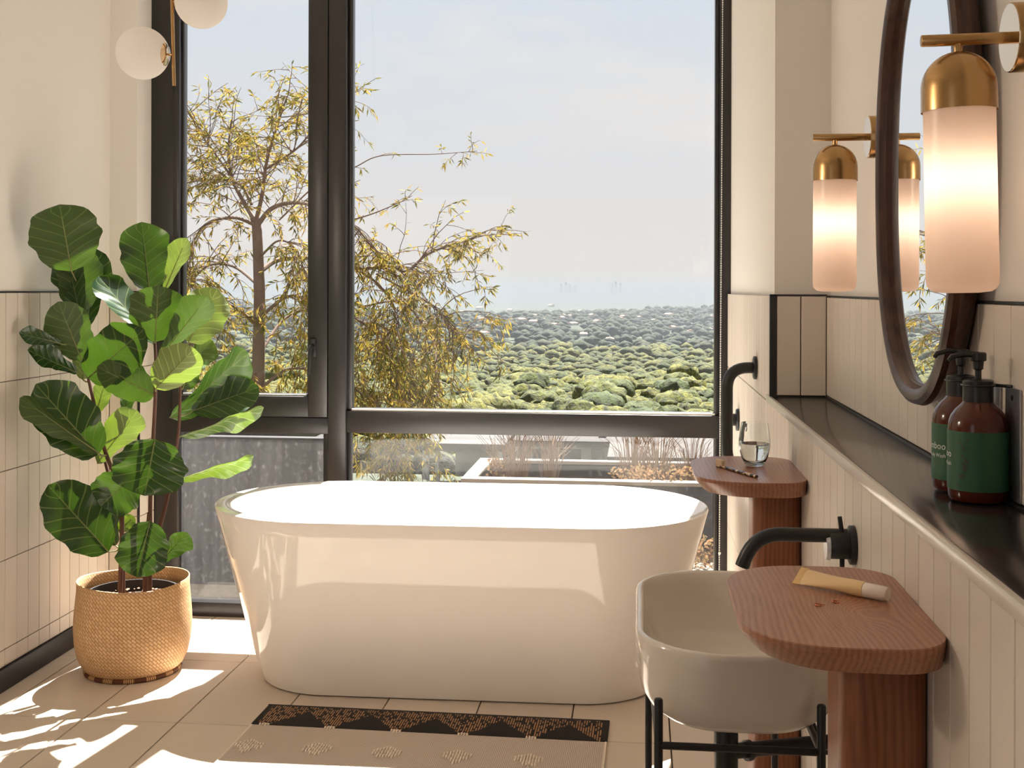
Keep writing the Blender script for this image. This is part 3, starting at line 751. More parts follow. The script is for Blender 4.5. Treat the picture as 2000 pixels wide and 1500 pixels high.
for k, (p, rz) in enumerate(((rg0, .4), (rg1, 1.1))):
    e = empty('earring', (p.x, p.y, TZ), rz); tag(e, ('small copper hoop earring, the one further from the cream tube', 'small copper hoop earring, the one closer to the cream tube')[k], 'earring', 'pair of earrings on the tray')
    tube('hoop', [(.0040 * math.cos(a), .0040 * math.sin(a), .0010 + .0006 * math.sin(a)) for a in [2 * math.pi * i / 24 for i in range(22)]], .0009, 'copper', e, 8)
    tube('post', [(.0040, 0, .0010), (.0075, -.001, .0010), (.0092, -.0015, .0010)], .0005, 'copper', e, 6)
# water glass
gl_ = empty('drinking_glass', (.2545, 2.640, TZ)); tag(gl_, 'stemless drinking glass half full of water on the tray by the bathtub', 'glass')
go = [(.0005, .0006), (.017, .0006), (.0215, .004), (.0285, .018), (.0333, .036), (.0346, .046), (.0340, .060), (.0318, .078), (.0292, .0955)]
gi = [(.0280, .0955), (.0306, .078), (.0328, .060), (.0334, .046), (.0321, .036), (.0273, .019), (.0195, .0075), (.010, .0065), (.0005, .0065)]
lathe('glass_wall', go + gi, 'clear_glass', gl_, n=48, cap0=False, cap1=False, angle=60)
lathe('water', [(.0005, .0069), (.0098, .0069), (.0192, .0079), (.0269, .0193), (.0317, .036), (.0330, .046), (.0329, .0498), (.0005, .0498)], 'water', gl_, n=48, cap0=False, cap1=False, angle=40)
# toothbrush
A, B = onz(1400, 908, TZ + .003), onz(1478, 931, TZ + .003); A.z = B.z = TZ; d = B - A; L_ = d.length
tbx = empty('toothbrush', A, math.atan2(d.y, d.x)); tag(tbx, 'tortoiseshell toothbrush with cream bristles beside the water glass', 'toothbrush')
rings = []
for t in range(13):
    s = t / 12; w = .0058 if s < .14 else (.0034 if s < .3 else .0058); w = w if 0 < t < 12 else w * .6
    rings.append([(s * L_, w * math.cos(a), .0032 + .0030 * math.sin(a)) for a in [2 * math.pi * i / 14 for i in range(14)]])
loft('handle', rings, 'tortoiseshell', tbx, angle=60)
bb_ = []
for i in range(9):
    for j in range(3):
        bb_.append((.004 + i * .0031, -.0036 + j * .0036))
v, f = [], []
for x, y in bb_:
    a, b = tube_data([(x, y, .0055), (x + rnd.uniform(-.0004, .0004), y, .0165)], [.0013, .0016], 6); n0 = len(v); v += a; f += [tuple(n0 + i for i in q) for q in b]
tag(pyd('bristles', v, f, 'bristle', tbx), kind='stuff')

# ================================================================== PENDANT LAMP
YP = 3.35
p0, p1 = ony(336, 0, YP), ony(340, 168, YP)
pd = empty('pendant_lamp', (p1.x, YP, p1.z)); tag(pd, 'brass rod pendant lamp with white opal glass globes above the fig', 'pendant lamp')
topz = ZC; tx = p0.x + (p0.x - p1.x) * (topz - p0.z) / (p0.z - p1.z)
tube('rod', [(0, 0, 0), (tx - p1.x, 0, topz - p1.z)], .0052, 'brass', pd, 12)
lathe('ceiling_rose', [(.05, -.03), (.052, -.004), (.052, 0)], 'brass', pd, (tx - p1.x, 0, topz - p1.z), 28)
def globe(px, py, rpx, rod_px, rod_py):
    c = ony(px, py, YP); rr_ = rpx * (c - CAMP).dot(fw) / F; rp = ony(rod_px, rod_py, YP)
    loc = c - Vector((p1.x, YP, p1.z)); dr = (rp - c); dr.normalize()
    bm = bmesh.new(); bmesh.ops.create_uvsphere(bm, u_segments=40, v_segments=24, radius=rr_)
    from_bm('globe', bm, 'globe_glass', pd, loc, True)
    e = loc + dr * rr_
    rp_ = rp - Vector((p1.x, YP, p1.z))
    tube('globe_cap', [loc + dr * (rr_ * .90), loc + dr * (rr_ * .975), loc + dr * (rr_ * 1.02)], [rr_ * .44, rr_ * .34, rr_ * .08], 'brass_polished', pd, 28)
    tube('globe_stem', [e - dr * .004, rp_], .0034, 'brass', pd, 10)
globe(278.5, 104, 51, 337, 107); globe(393, 5, 50.5, 336, 3)

# ================================================================== FILL GLOBE added out of view on the left wall for warm light
M_emit('fill_globe_glow', (1.0, .84, .68, 1), 115.0)
cl_ = empty('added_fill_globe', (XL - .004, 1.80, 1.78)); tag(cl_, 'added fill-light globe on a brass plate, out of view on the left plaster wall', 'wall lamp')
tube('wall_plate', [(.0005, 0, 0), (.016, 0, 0), (.018, 0, 0)], [.045, .045, .043], 'brass', cl_, 28)
tube('arm', [(.017, 0, 0), (.045, 0, 0)], .007, 'brass', cl_, 12)
bm = bmesh.new(); bmesh.ops.create_uvsphere(bm, u_segments=32, v_segments=20, radius=.065); from_bm('globe', bm, 'fill_globe_glow', cl_, (.106, 0, 0), True)

# ================================================================== RUG
rg = empty('woven_rug', (-1.176, 3.672, 0), R(-1.0)); tag(rg, 'flatwoven rug with a black and tan zigzag band and grey field', 'rug')
box('band', 0, RW, -BAND, 0, .0005, .0075, 'rug_band', rg, .002).location
bd = rg.children[-1]; me = bd.data; me.transform(Matrix.Translation(bd.location)); bd.location = (0, 0, 0)
fd = box('field', 0, RW, -1.35, -BAND - .0004, .0005, .0070, 'rug_field', rg, .002)
for xx in (.004, RW - .004): tube('edge_binding', [(xx, -BAND - .002, .0045), (xx, -1.348, .0045)], .0040, 'tuft_wool', rg, 8)
tube('edge_cord', [(0, -.003, .0050), (RW, -.003, .0050)], .0042, 'black_trim', rg, 8)
v, f = [], []
def tuft_patch(cx, y_top, width, length):
    n = int(width / .0085)
    for i in range(n):
        x = cx - width / 2 + (i + .5) * .0085; q = 1 - abs(2 * (i + .5) / n - 1)
        ln = length * (.25 + .75 * q) * rnd.uniform(.85, 1.1); y = y_top - (1 - q) * length * .35 * rnd.uniform(.7, 1.1)
        while ln > .01:
            s = min(ln, rnd.uniform(.014, .028)); a, b = tube_data([(x, y, .0068), (x, y - s * .5, .0098), (x, y - s, .0068)], [.0028, .0036, .0028], 6)
            n0 = len(v); v.extend(a); f.extend(tuple(n0 + k for k in q_) for q_ in b); y -= s + .002; ln -= s + .002
for r_ in range(4):
    for i in range(6):
        cx = .055 + i * .205 + (.0 if r_ % 2 == 0 else .10)
        if .04 < cx < RW - .06: tuft_patch(cx, -BAND - .120 - r_ * .26, .085, .10)
for i in range(6):
    cx = .0445 + i * .205
    if cx < RW - .03: tuft_patch(cx, -BAND + .012, .035, .03)
tag(pyd('wool_tufts', v, f, 'tuft_wool', rg, smooth=True), kind='stuff')

# ================================================================== BASKET AND FIG
bkx, bky = -1.765, 3.975
bk = empty('seagrass_basket', (bkx, bky, 0)); tag(bk, 'woven seagrass basket on the floor holding the fig plant', 'basket')
prof = [(.155, .012), (.170, .026), (.186, .06), (.196, .11), (.199, .16), (.197, .20), (.192, .25), (.188, .29), (.1885, .318), (.1865, .3205), (.184, .318), (.183, .28), (.188, .2), (.190, .12), (.160, .03)]
n = 96; verts = []; faces = []; uvs = []
cum = 0; cl = []
for i, (r, z) in enumerate(prof):
    if i: cum += math.hypot(r - prof[i - 1][0], z - prof[i - 1][1])
    cl.append(cum)
    for k in range(n):
        a = 2 * math.pi * k / n; wob = 1 + (.012 * math.sin(2 * a + 1) + .008 * math.sin(5 * a)) * min(1, z / .3); dz = .006 * math.sin(2 * a + .4) * (z / .32) ** 3
        verts.append((r * wob * math.cos(a), r * wob * math.sin(a), z + dz))
bm = bmesh.new(); bvs = [bm.verts.new(p) for p in verts]; uvl = bm.loops.layers.uv.new('UVMap')
SC = 84.0
for i in range(len(prof) - 1):
    for k in range(n):
        fc = bm.faces.new((bvs[i * n + k], bvs[i * n + (k + 1) % n], bvs[(i + 1) * n + (k + 1) % n], bvs[(i + 1) * n + k]))
        for lp, (ii, kk) in zip(fc.loops, ((i, k), (i, k + 1), (i + 1, k + 1), (i + 1, k))): lp[uvl].uv = (kk / n * 1.22 * SC, cl[ii] * SC)
bm.faces.new([bvs[k] for k in range(n - 1, -1, -1)])
from_bm('woven_wall', bm, 'seagrass', bk, None, True)
tube('base_braid', [(.158 * math.cos(a), .158 * math.sin(a), .0085) for a in [2 * math.pi * i / 80 for i in range(81)]], .0082, 'braid', bk, 10)

fig = empty('fiddle_leaf_fig', (bkx, bky, 0)); tag(fig, 'potted fiddle leaf fig with large glossy green leaves in the basket', 'plant')
lathe('nursery_pot', [(.13, .02), (.150, .27), (.1565, .272), (.1565, .280), (.149, .280), (.146, .24), (.001, .238)], 'pot_plastic', fig, n=40, cap1=False)
lathe('soil', [(.1455, .236), (.146, .2395), (.10, .247), (.05, .251), (.001, .251)], 'soil', fig, n=30, cap1=False)
v, f = [], []
for i in range(150):
    a, r_ = rnd.uniform(0, 6.28), .135 * math.sqrt(rnd.random()); s = rnd.uniform(.004, .009)
    bmx = box_bm(s * 1.6, s, s * .5); Mx = Matrix.Translation((r_ * math.cos(a), r_ * math.sin(a), .254)) @ Matrix.Rotation(rnd.uniform(0, 6), 4, 'Z') @ Matrix.Rotation(rnd.uniform(-.6, .6), 4, 'X')
    n0 = len(v); bmx.verts.index_update(); v += [tuple(Mx @ q.co) for q in bmx.verts]; f += [tuple(n0 + q.index for q in fc.verts) for fc in bmx.faces]; bmx.free()
tag(pyd('bark_chips', v, f, 'bark_chip', fig), kind='stuff')
FO = Vector((bkx, bky, 0))
def fp(px, py, dy): return ony(px, py, bky + dy) - FO
STEMS = [
    [(234, 1160, -.02), (238, 1050, -.02), (236, 960, -.01), (212, 900, .0), (196, 850, .02), (184, 790, .03), (172, 735, .04), (165, 690, .05), (160, 640, .06), (156, 560, .07)],
    [(240, 1158, .03), (240, 1060, .04), (232, 990, .05), (205, 900, .06), (193, 800, .06)],
    [(292, 1156, -.03), (293, 1060, -.03), (294, 960, -.02), (299, 860, -.02), (303, 780, -.02), (304, 700, .0), (298, 620, .02), (292, 560, .03)],
    [(288, 1152, .03), (305, 1060, .05), (325, 980, .06), (340, 900, .06), (349, 840, .06), (352, 770, .06), (354, 710, .06)],
    [(283, 1150, .0), (286, 1060, .01), (290, 1000, .02)],
]
SP = []
for s in STEMS:
    path = spline([fp(*q) for q in s], 5); rad = [.0085 - .0045 * i / len(path) for i in range(len(path))]
    path[0].z = .245
    tube('stem', path, rad, 'stem', fig, 10); SP += path

WP = [(0, .0), (.03, .20), (.08, .34), (.16, .42), (.26, .47), (.38, .58), (.52, .80), (.66, .98), (.76, 1.0), (.86, .92), (.94, .66), (.985, .28), (1.0, .0)]
WB = [(0, .0), (.03, .30), (.08, .52), (.18, .72), (.32, .88), (.48, .98), (.60, 1.0), (.74, .94), (.85, .78), (.93, .54), (.98, .24), (1.0, .0)]
def wprof(t, P):
    for (a, wa), (b, wb) in zip(P, P[1:]):
        if t <= b:
            s = (t - a) / (b - a); return wa + (wb - wa) * s
    return 0
def leaf(base, tip, wpx, roll=0, bend=.12, cup=.18, flip=False, young=False, P=WP, wave=.09, twist=0.0, attach=True):
    B, T = fp(*base), fp(*tip); a = T - B; L_ = a.length; ax = a.normalized()
    mid = FO + (B + T) / 2; tc = (CAMP - mid).normalized(); nn = (tc - ax * tc.dot(ax)).normalized()
    nn = Matrix.Rotation(R(roll), 3, ax) @ nn
    if flip: nn = -nn
    W = wpx * (mid - CAMP).dot(fw) / F / max(.25, abs(math.cos(R(roll)))); sd = ax.cross(nn)
    nt, nv = 22, 12; verts = []; uv = []; ph = rnd.uniform(0, 6)
    for i in range(nt + 1):
        t = i / nt; w = wprof(t, P) * W / 2
        c = B + ax * (t * L_) + nn * (-bend * L_ * (1 - math.cos(t * math.pi * .95)) * .5 + bend * L_ * t * .0)
        tw = Matrix.Rotation(R(twist) * (t - .5), 3, ax)
        for j in range(nv + 1):
            q = -1 + 2 * j / nv; ed = abs(q)
            hgt = cup * W * .5 * ed ** 1.6 + wave * W * (ed ** 2) * math.sin(t * 15 + ph + (1.3 if q > 0 else 0)) * .6 - .012 * W * math.cos(ed * 3.14) * 0
            off = sd * (q * w * (1 + .045 * math.sin(t * 17 + ph) + .03 * math.sin(t * 31 + 2 * ph + q))) + nn * (hgt * (wprof(t, P)))
            verts.append(c + tw @ off); uv.append((j / nv, t))
    bm = bmesh.new(); vs_ = [bm.verts.new(p - B) for p in verts]; ul = bm.loops.layers.uv.new('UVMap')
    for i in range(nt):
        for j in range(nv):
            ids = (i * (nv + 1) + j, i * (nv + 1) + j + 1, (i + 1) * (nv + 1) + j + 1, (i + 1) * (nv + 1) + j)
            if flip or True:
                fc = bm.faces.new([vs_[k] for k in ids])
                for lp, k in zip(fc.loops, ids): lp[ul].uv = uv[k]
    bm.normal_update(); bm.faces.ensure_lookup_table()
    if bm.faces[nt * nv // 2].normal.dot(nn) < 0: bmesh.ops.reverse_faces(bm, faces=bm.faces[:])
    me = bpy.data.meshes.new('leaf'); bm.to_mesh(me); bm.free()
    o = mesh_obj('leaf', me, 'fig_leaf_young' if young else 'fig_leaf', fig, B, True)
    # midrib and stalk
    rib = [verts[i * (nv + 1) + nv // 2] - B - nn * .0010 for i in range(0, int(nt * .9), 2)]
    rad = [.0024 - .0019 * i / len(rib) for i in range(len(rib))]
    if attach:
        s = min(SP, key=lambda q: (q - B).length + (0 if q.z < B.z + .01 else .08))
        if (s - B).length < .22: rib = [s - B, (s - B) * .5 + Vector((0, 0, -.004))] + rib; rad = [.0032, .0028] + rad
    tube('leaf_stalk', rib, rad, 'leaf_stalk', o, 6)
    return o
M_simple('leaf_stalk', (.20, .20, .07, 1), .6, var=.3, scale=30)
# (base px, py, depth), (tip px, py, depth), apparent width
leaf((140, 530, -.12), (116, 398, -.18), 134, 0, .06, .10, flip=True, P=WB)
leaf((157, 612, .04), (160, 486, -.02), 84, 15, .06, .30, flip=True, P=WB)
leaf((168, 640, .09), (196, 486, .12), 66, 30, .1, .2)
leaf((160, 704, .0), (112, 586, -.12), 84, 0, .06, .12, flip=True, P=WB)
leaf((165, 640, .02), (118, 500, -.06), 60, -40, .10, .2)
leaf((120, 672, -.08), (50, 648, -.22), 34, 20, .2, .4)
leaf((150, 728, .0), (58, 682, -.18), 46, 35, .05, .5)
leaf((172, 738, .02), (272, 648, -.08), 104, -10, .10, .25, P=WB)
leaf((303, 668, -.01), (309, 556, -.06), 106, 0, .05, .14, flip=True, P=WB)
leaf((292, 568, .03), (278, 432, .05), 98, 10, .05, .20, P=WB)
leaf((322, 566, .03), (362, 464, .06), 42, 30, .05, .3, flip=True, young=True)
leaf((300, 672, .02), (203, 528, .02), 62, 40, .12, .2)
leaf((318, 694, .0), (402, 574, -.02), 66, 25, .08, .2, flip=True)
leaf((368, 668, .10), (424, 566, .22), 92, 0, .05, .15, flip=True, young=True, P=WB)
leaf((304, 760, -.03), (384, 672, -.12), 84, 10, .10, .25, flip=True, young=True, P=WB)
leaf((302, 772, -.02), (196, 716, .0), 74, -15, .10, .25, flip=True, P=WB)
leaf((340, 744, .08), (424, 664, .24), 52, 20, .12, .4, young=True)
leaf((332, 816, .08), (498, 702, .26), 84, 45, .12, .35)
leaf((376, 803, .14), (508, 752, .28), 74, -10, .12, .25, young=False, P=WB)
leaf((353, 852, .07), (521, 812, .22), 34, 60, .12, .4, young=True, wave=.10)
leaf((350, 938, .06), (492, 884, .22), 30, 60, -.06, .4, young=True)
leaf((192, 888, -.06), (76, 752, -.22), 112, 10, .10, .25, P=WB)
leaf((192, 884, -.08), (32, 782, -.28), 44, 45, .05, .3, flip=True)
leaf((190, 905, .03), (266, 800, .10), 70, 20, .08, .2, flip=True, young=True)
leaf((303, 858, -.08), (282, 968, -.13), 142, 0, .10, .18, P=WB)
leaf((262, 928, -.06), (196, 990, -.10), 96, -10, .08, .25, P=WB)
leaf((212, 1078, -.06), (98, 948, -.18), 112, 10, .08, .15, P=WB)
leaf((226, 1066, .0), (196, 975, .0), 60, 30, .08, .2, flip=True)
leaf((293, 1018, -.09), (268, 1128, -.14), 98, 0, .10, .2, P=WB)
leaf((312, 1098, .0), (368, 1044, .02), 46, 30, .10, .35)
leaf((188, 806, .05), (208, 738, .08), 36, 0, .05, .15, flip=True, young=True, P=WB)
leaf((240, 836, .08), (252, 764, .10), 26, 20, .05, .2)
leaf((232, 1036, .05), (262, 1008, .08), 30, 0, .05, .2, young=True, P=WB)
leaf((356, 760, .08), (372, 716, .10), 50, 0, .05, .3, flip=True, P=WB)
leaf((162, 742, .06), (166, 650, .10), 40, 20, .05, .2, flip=True, young=True, P=WB)

# ================================================================== OUTSIDE: TERRACE
tag(box('terrace_ground', -6, 6, 4.80, 7.02, -.35, -.03, 'gravel'), 'gravel roof terrace outside the window', kind='structure')
lp_ = empty('grey_planter', (-2.6, 5.7, -.03)); tag(lp_, 'tall dark grey rendered planter outside the low pane behind the fig', 'planter')
for nm, a in (('front_wall', (-4.2, -1.43, 5.27, 5.33, -.03, .655)), ('side_wall', (-1.49, -1.43, 5.33, 5.56, -.03, .655)), ('back_wall', (-4.2, -1.43, 5.56, 5.62, -.03, .655)), ('soil', (-4.2, -1.49, 5.33, 5.56, -.03, .61))):
    o = box(nm, *a, 'grey_render' if nm != 'soil' else 'soil', lp_, .004 if nm != 'soil' else 0); o.location -= lp_.location
c0 = ony(904, 934, 6.25)
rp_ = empty('low_planter', (c0.x, 6.25, -.03)); tag(rp_, 'low grey roof planter with pale coping and dry grasses beyond the bathtub', 'planter')
X0, X1, Y0, Y1, ZP = c0.x, 3.2, 6.25, 6.95, c0.z
for nm, a, mt in (('front_wall', (X0, X1, Y0, Y0 + .06, -.03, ZP - .02), 'grey_render'), ('side_wall', (X0, X0 + .06, Y0 + .06, Y1, -.03, ZP - .02), 'grey_render'), ('back_wall', (X0, X1, Y1, Y1 + .06, -.03, ZP - .02), 'grey_render'),
              ('coping', (X0 - .01, X1, Y0 - .01, Y0 + .07, ZP - .02, ZP), 'pale_coping'), ('coping', (X0 - .01, X0 + .07, Y0 + .07, Y1, ZP - .02, ZP), 'pale_coping'), ('coping', (X0 - .01, X1, Y1, Y1 + .07, ZP - .02, ZP), 'pale_coping'), ('soil', (X0 + .06, X1, Y0 + .06, Y1, -.03, ZP - .09), 'soil')):
    o = box(nm, *a, mt, rp_, .003 if mt != 'soil' else 0); o.location -= rp_.location
def grass(px, y, zb, hgt, spread, nb, label, cat='grass'):
    b = ony(px, 900, y); o = empty('ornamental_grass', (b.x, y, zb)); tag(o, label, cat, 'dry grass tufts in the low planter')
    v, f = [], []
    for i in range(nb):
        a = rnd.uniform(0, 6.28); r0 = rnd.uniform(0, .06); le = hgt * rnd.uniform(.55, 1.1); sp = spread * rnd.uniform(.1, 1)
        p0 = Vector((r0 * math.cos(a), r0 * math.sin(a) * .6, 0)); p1 = p0 + Vector((math.cos(a) * sp * .35, math.sin(a) * sp * .35, le * .7)); p2 = p0 + Vector((math.cos(a) * sp, math.sin(a) * sp, le))
        w = Vector((.0016, 0, 0)); n0 = len(v); v += [p0 - w, p0 + w, p1 + w, p1 - w, p2 + w * .4, p2 - w * .4]; f += [(n0, n0 + 1, n0 + 2, n0 + 3), (n0 + 3, n0 + 2, n0 + 4, n0 + 5)]
    tag(pyd('blades', v, f, 'grass_blade', o), kind='stuff')
for px, y, hg, sp, nb in ((1010, 6.70, .36, .20, 70), (1075, 6.74, .34, .22, 70), (985, 6.6, .30, .16, 40), (1235, 6.72, .36, .20, 70), (1285, 6.66, .38, .22, 70), (1350, 6.75, .33, .2, 50)):
    grass(px, y, ZP - .09, hg, sp, nb, 'tuft of dry reddish ornamental grass in the low roof planter')
def shrub(px, y, zb, rx, rz, nl, lb='low brown twiggy shrub in the low roof planter'):
    b = ony(px, 930, y); o = empty('dry_shrub', (b.x, y, zb)); tag(o, lb, 'shrub', 'brown shrubs on the roof terrace')
    v, f = [], []
    for i in range(nl):
        a, e = rnd.uniform(0, 6.28), rnd.random(); p = Vector((rx * math.cos(a) * math.sqrt(rnd.random()), rx * .6 * math.sin(a), rz * e)); d = Vector((rnd.uniform(-1, 1), rnd.uniform(-1, 1), rnd.uniform(-.3, 1))).normalized() * .03; s = d.cross(Vector((0, 1, .2))).normalized() * .006
        n0 = len(v); v += [p, p + d * .5 + s, p + d, p + d * .5 - s]; f.append((n0, n0 + 1, n0 + 2, n0 + 3))
    tag(pyd('foliage', v, f, 'shrub_leaf', o), kind='stuff')
    for k in range(5): tube('stem', [(0, 0, 0), (rnd.uniform(-.5, .5) * rx, rnd.uniform(-.3, .3) * rx, rz * .8)], [.006, .002], 'twig', o, 5)
shrub(1300, 6.42, ZP - .09, .20, .14, 420); shrub(1240, 6.55, ZP - .09, .14, .11, 250); shrub(975, 6.7, ZP - .09, .06, .13, 120)
shrub(1385, 5.95, -.03, .16, .12, 300, 'low brown shrub growing in the terrace gravel before the low planter')

# ================================================================== NEIGHBOURING HOUSES ON THE SLOPE
YH = 60.0
def hb(name, px0, px1, py0, py1, y0, y1, mat, root):
    a, b = ony(px0, py1, YH), ony(px1, py0, YH)
    o = box(name, a.x, b.x, y0, y1, a.z, b.z, mat, root, .02); o.location -= root.location; return o
base = ony(910, 945, YH)
pg = empty('carport', (base.x, YH, base.z)); tag(pg, 'white open carport with a flat roof on the slope below the terrace', 'carport')
hb('roof', 818, 985, 868, 880, YH, YH + 6, 'carport_roof', pg); hb('post', 824, 836, 880, 960, YH + .1, YH + .5, 'white_wall', pg); hb('post', 846, 853, 880, 960, YH + .6, YH + 1, 'white_wall', pg); hb('post', 968, 980, 880, 960, YH + .1, YH + .5, 'white_wall', pg)
hb('back_wall', 860, 985, 878, 960, YH + 5, YH + 5.3, 'white_wall', pg)
hs = empty('flat_roofed_house', (base.x + 6, YH, base.z)); tag(hs, 'long low pale house with flat roofs behind the dry grasses', 'house')
hb('wall', 1000, 1190, 882, 965, YH + 3, YH + 9, 'white_wall', hs); hb('roof', 990, 1200, 874, 883, YH + 2.2, YH + 10, 'pale_roof', hs)
hb('wall', 1200, 1520, 890, 965, YH - 3, YH + 4, 'white_wall', hs); hb('roof', 1190, 1540, 876, 890, YH - 4, YH + 5, 'pale_roof', hs)
for a, b in ((1030, 1060), (1085, 1130), (1150, 1175)): hb('window', a, b, 893, 915, YH + 2.9, YH + 3.05, 'dark_opening', hs)
for a, b in ((1225, 1262), (1290, 1335), (1360, 1395)): hb('window', a, b, 900, 925, YH - 3.1, YH - 2.95, 'dark_opening', hs)
hb('chimney', 1165, 1180, 862, 876, YH + 4, YH + 5, 'white_wall', hs)

# ================================================================== TREE OUTSIDE THE WINDOW
TY = 9.2
tr = empty('slender_tree', tuple(ony(508, 1180, TY).to_2d()) + (-1.6,)); tag(tr, 'slender tree with yellow-green willowy leaves and arching bare branches just outside', 'tree')
TO = tr.location.copy()
def tpt(px, py, dy): return ony(px, py, TY + dy) - TO
def tpath(pts, n=5): return spline([tpt(*q) for q in pts], n)
def taper(path, r0, r1): return [r0 + (r1 - r0) * i / (len(path) - 1) for i in range(len(path))]
tk = [Vector((0, 0, 0))] + tpath([(506, 980, 0), (504, 800, 0), (505, 700, 0), (507, 600, 0), (505, 520, 0), (502, 450, 0), (497, 425, 0)])
tube('trunk', tk, taper(tk, .060, .036), 'tree_bark', tr, 12)
BR = [
    ([(499, 432, 0), (478, 398, .1), (455, 352, .2), (446, 300, .3), (452, 235, .4)], .034),
    ([(500, 430, 0), (512, 380, -.1), (520, 320, -.2), (540, 250, -.3), (560, 190, -.4)], .030),
    ([(503, 440, 0), (530, 408, -.1), (570, 396, -.1), (620, 404, 0), (690, 440, .1), (740, 500, .2)], .034),
    ([(492, 400, .05), (470, 362, .1), (430, 350, .2), (357, 358, .4), (300, 372, .5)], .020),
    ([(500, 440, 0), (455, 425, -.2), (400, 440, -.3), (365, 500, -.4), (345, 570, -.5)], .026),
    ([(508, 530, 0), (545, 508, .2), (610, 505, .3), (690, 525, .3), (760, 520, .3), (795, 530, .2), (830, 500, .2), (875, 480, .2), (925, 466, .2)], .034),
    ([(690, 524, .3), (735, 552, .4), (770, 600, .4), (765, 650, .4), (742, 700, .4)], .020),
    ([(735, 535, .3), (800, 570, .2), (850, 600, .1), (885, 650, .1), (925, 640, .1)], .015),
    ([(545, 430, .3), (620, 360, .4), (692, 327, .4), (745, 304, .4), (850, 301, .4), (932, 295, .4)], .012),
    ([(508, 560, 0), (455, 520, .3), (405, 520, .4), (370, 560, .5), (352, 620, .5)], .022),
    ([(508, 640, 0), (450, 596, -.2), (400, 610, -.4), (365, 680, -.5)], .022),
    ([(507, 620, 0), (560, 580, -.2), (600, 590, -.3), (650, 660, -.4), (690, 740, -.4)], .024),
    ([(507, 690, 0), (560, 620, .4), (640, 600, .5), (720, 640, .6), (790, 720, .6), (830, 790, .6)], .024),
    ([(450, 330, .2), (492, 304, .1), (550, 277, 0)], .010),
    ([(455, 350, .2), (420, 300, .3), (385, 250, .4), (362, 205, .5)], .018),
    ([(520, 330, -.2), (580, 290, -.3), (620, 240, -.3), (650, 200, -.3)], .016),
    ([(506, 760, 0), (570, 720, -.2), (660, 740, -.3), (740, 800, -.3), (790, 880, -.3)], .022),
    ([(506, 790, 0), (450, 740, .2), (400, 760, .3), (360, 820, .3)], .020),
    ([(510, 500, 0), (545, 470, -.3), (580, 490, -.4), (600, 550, -.4)], .016),
    ([(650, 440, .1), (720, 420, .2), (770, 400, .2), (805, 382, .2)], .012),
    ([(700, 600, .5), (780, 590, .5), (830, 640, .5), (860, 700, .5), (850, 760, .5)], .014),
    ([(795, 530, .2), (850, 534, .2), (945, 528, .2)], .007),
]
TV, TF, LV, LF = [], [], [], []
def add_leaf(p, d, s):
    side = d.cross(Vector((rnd.uniform(-1, 1), rnd.uniform(-1, 1), rnd.uniform(-1, 1)))).normalized() * (s * .095)
    m_ = p + d * (s * .5) + Vector((0, 0, -.004)); n0 = len(LV)
    LV.extend((p, m_ + side, p + d * s + Vector((0, 0, -.012)), m_ - side)); LF.append((n0, n0 + 1, n0 + 2, n0 + 3))
def twig(p, d, L_, r, leaves, droop):
    path = [p]; q = p.copy(); dd = d.copy(); ns = 6
    for i in range(ns):
        dd = (dd + Vector((rnd.uniform(-.22, .22), rnd.uniform(-.22, .22), rnd.uniform(-.15, .15) - droop))).normalized(); q = q + dd * (L_ / ns); path.append(q.copy())
    a, b = tube_data(path, taper(path, r, r * .35), 4, False); n0 = len(TV); TV.extend(a); TF.extend(tuple(n0 + i for i in k) for k in b)
    for i in range(leaves):
        t = rnd.uniform(.25, 1) ** .7 * ns; k = min(int(t), ns - 1); pp = path[k].lerp(path[k + 1], t - k)
        ld = ((path[k + 1] - path[k]).normalized() * .7 + Vector((rnd.uniform(-1, 1), rnd.uniform(-1, 1), rnd.uniform(-.9, .55)))).normalized()
        add_leaf(pp, ld, rnd.uniform(.04, .085))
    return path
for pts, r0 in BR:
    pa = tpath(pts, 6); tube('branch', pa, taper(pa, r0 * .62, r0 * .2), 'tree_bark', tr, 7)
    Lb = sum((pa[i + 1] - pa[i]).length for i in range(len(pa) - 1)); bare = r0 < .0125
    nt_ = int(Lb * (26 if not bare else 5)) + 3
    for k in range(nt_):
        t = (rnd.uniform(.12, 1) ** .8) * (len(pa) - 1); i = min(int(t), len(pa) - 2); p = pa[i].lerp(pa[i + 1], t - i); ax = (pa[i + 1] - pa[i]).normalized()
        d = (ax * .55 + Vector((rnd.uniform(-1, 1), rnd.uniform(-1, 1), rnd.uniform(-.5, .9)))).normalized()
        up = p.z + TO.z > 2.0
        L1 = rnd.uniform(.22, .60) * (.35 if bare else 1); pt = twig(p, d, L1, .0048 if not bare else .003, rnd.randint(7, 15) if not bare else 6, .02 if up else .16)
        if not bare:
            for m_ in range(2):
                j = rnd.randint(2, 5); d2 = ((pt[j] - pt[j - 1]).normalized() + Vector((rnd.uniform(-1, 1), rnd.uniform(-1, 1), rnd.uniform(-.8, .6)))).normalized()
                twig(pt[j], d2, rnd.uniform(.12, .32), .0028, rnd.randint(6, 14), .12)
    if r0 in (.034, .015) or pts[-1][0] > 900:  # leafy ends
        for k in range(10 if not bare else 2):
            d = Vector((rnd.uniform(-1, 1), rnd.uniform(-1, 1), rnd.uniform(-1, .6))).normalized(); twig(pa[-1 - rnd.randint(0, 3)], d, rnd.uniform(.12, .28), .003, 13, .08)
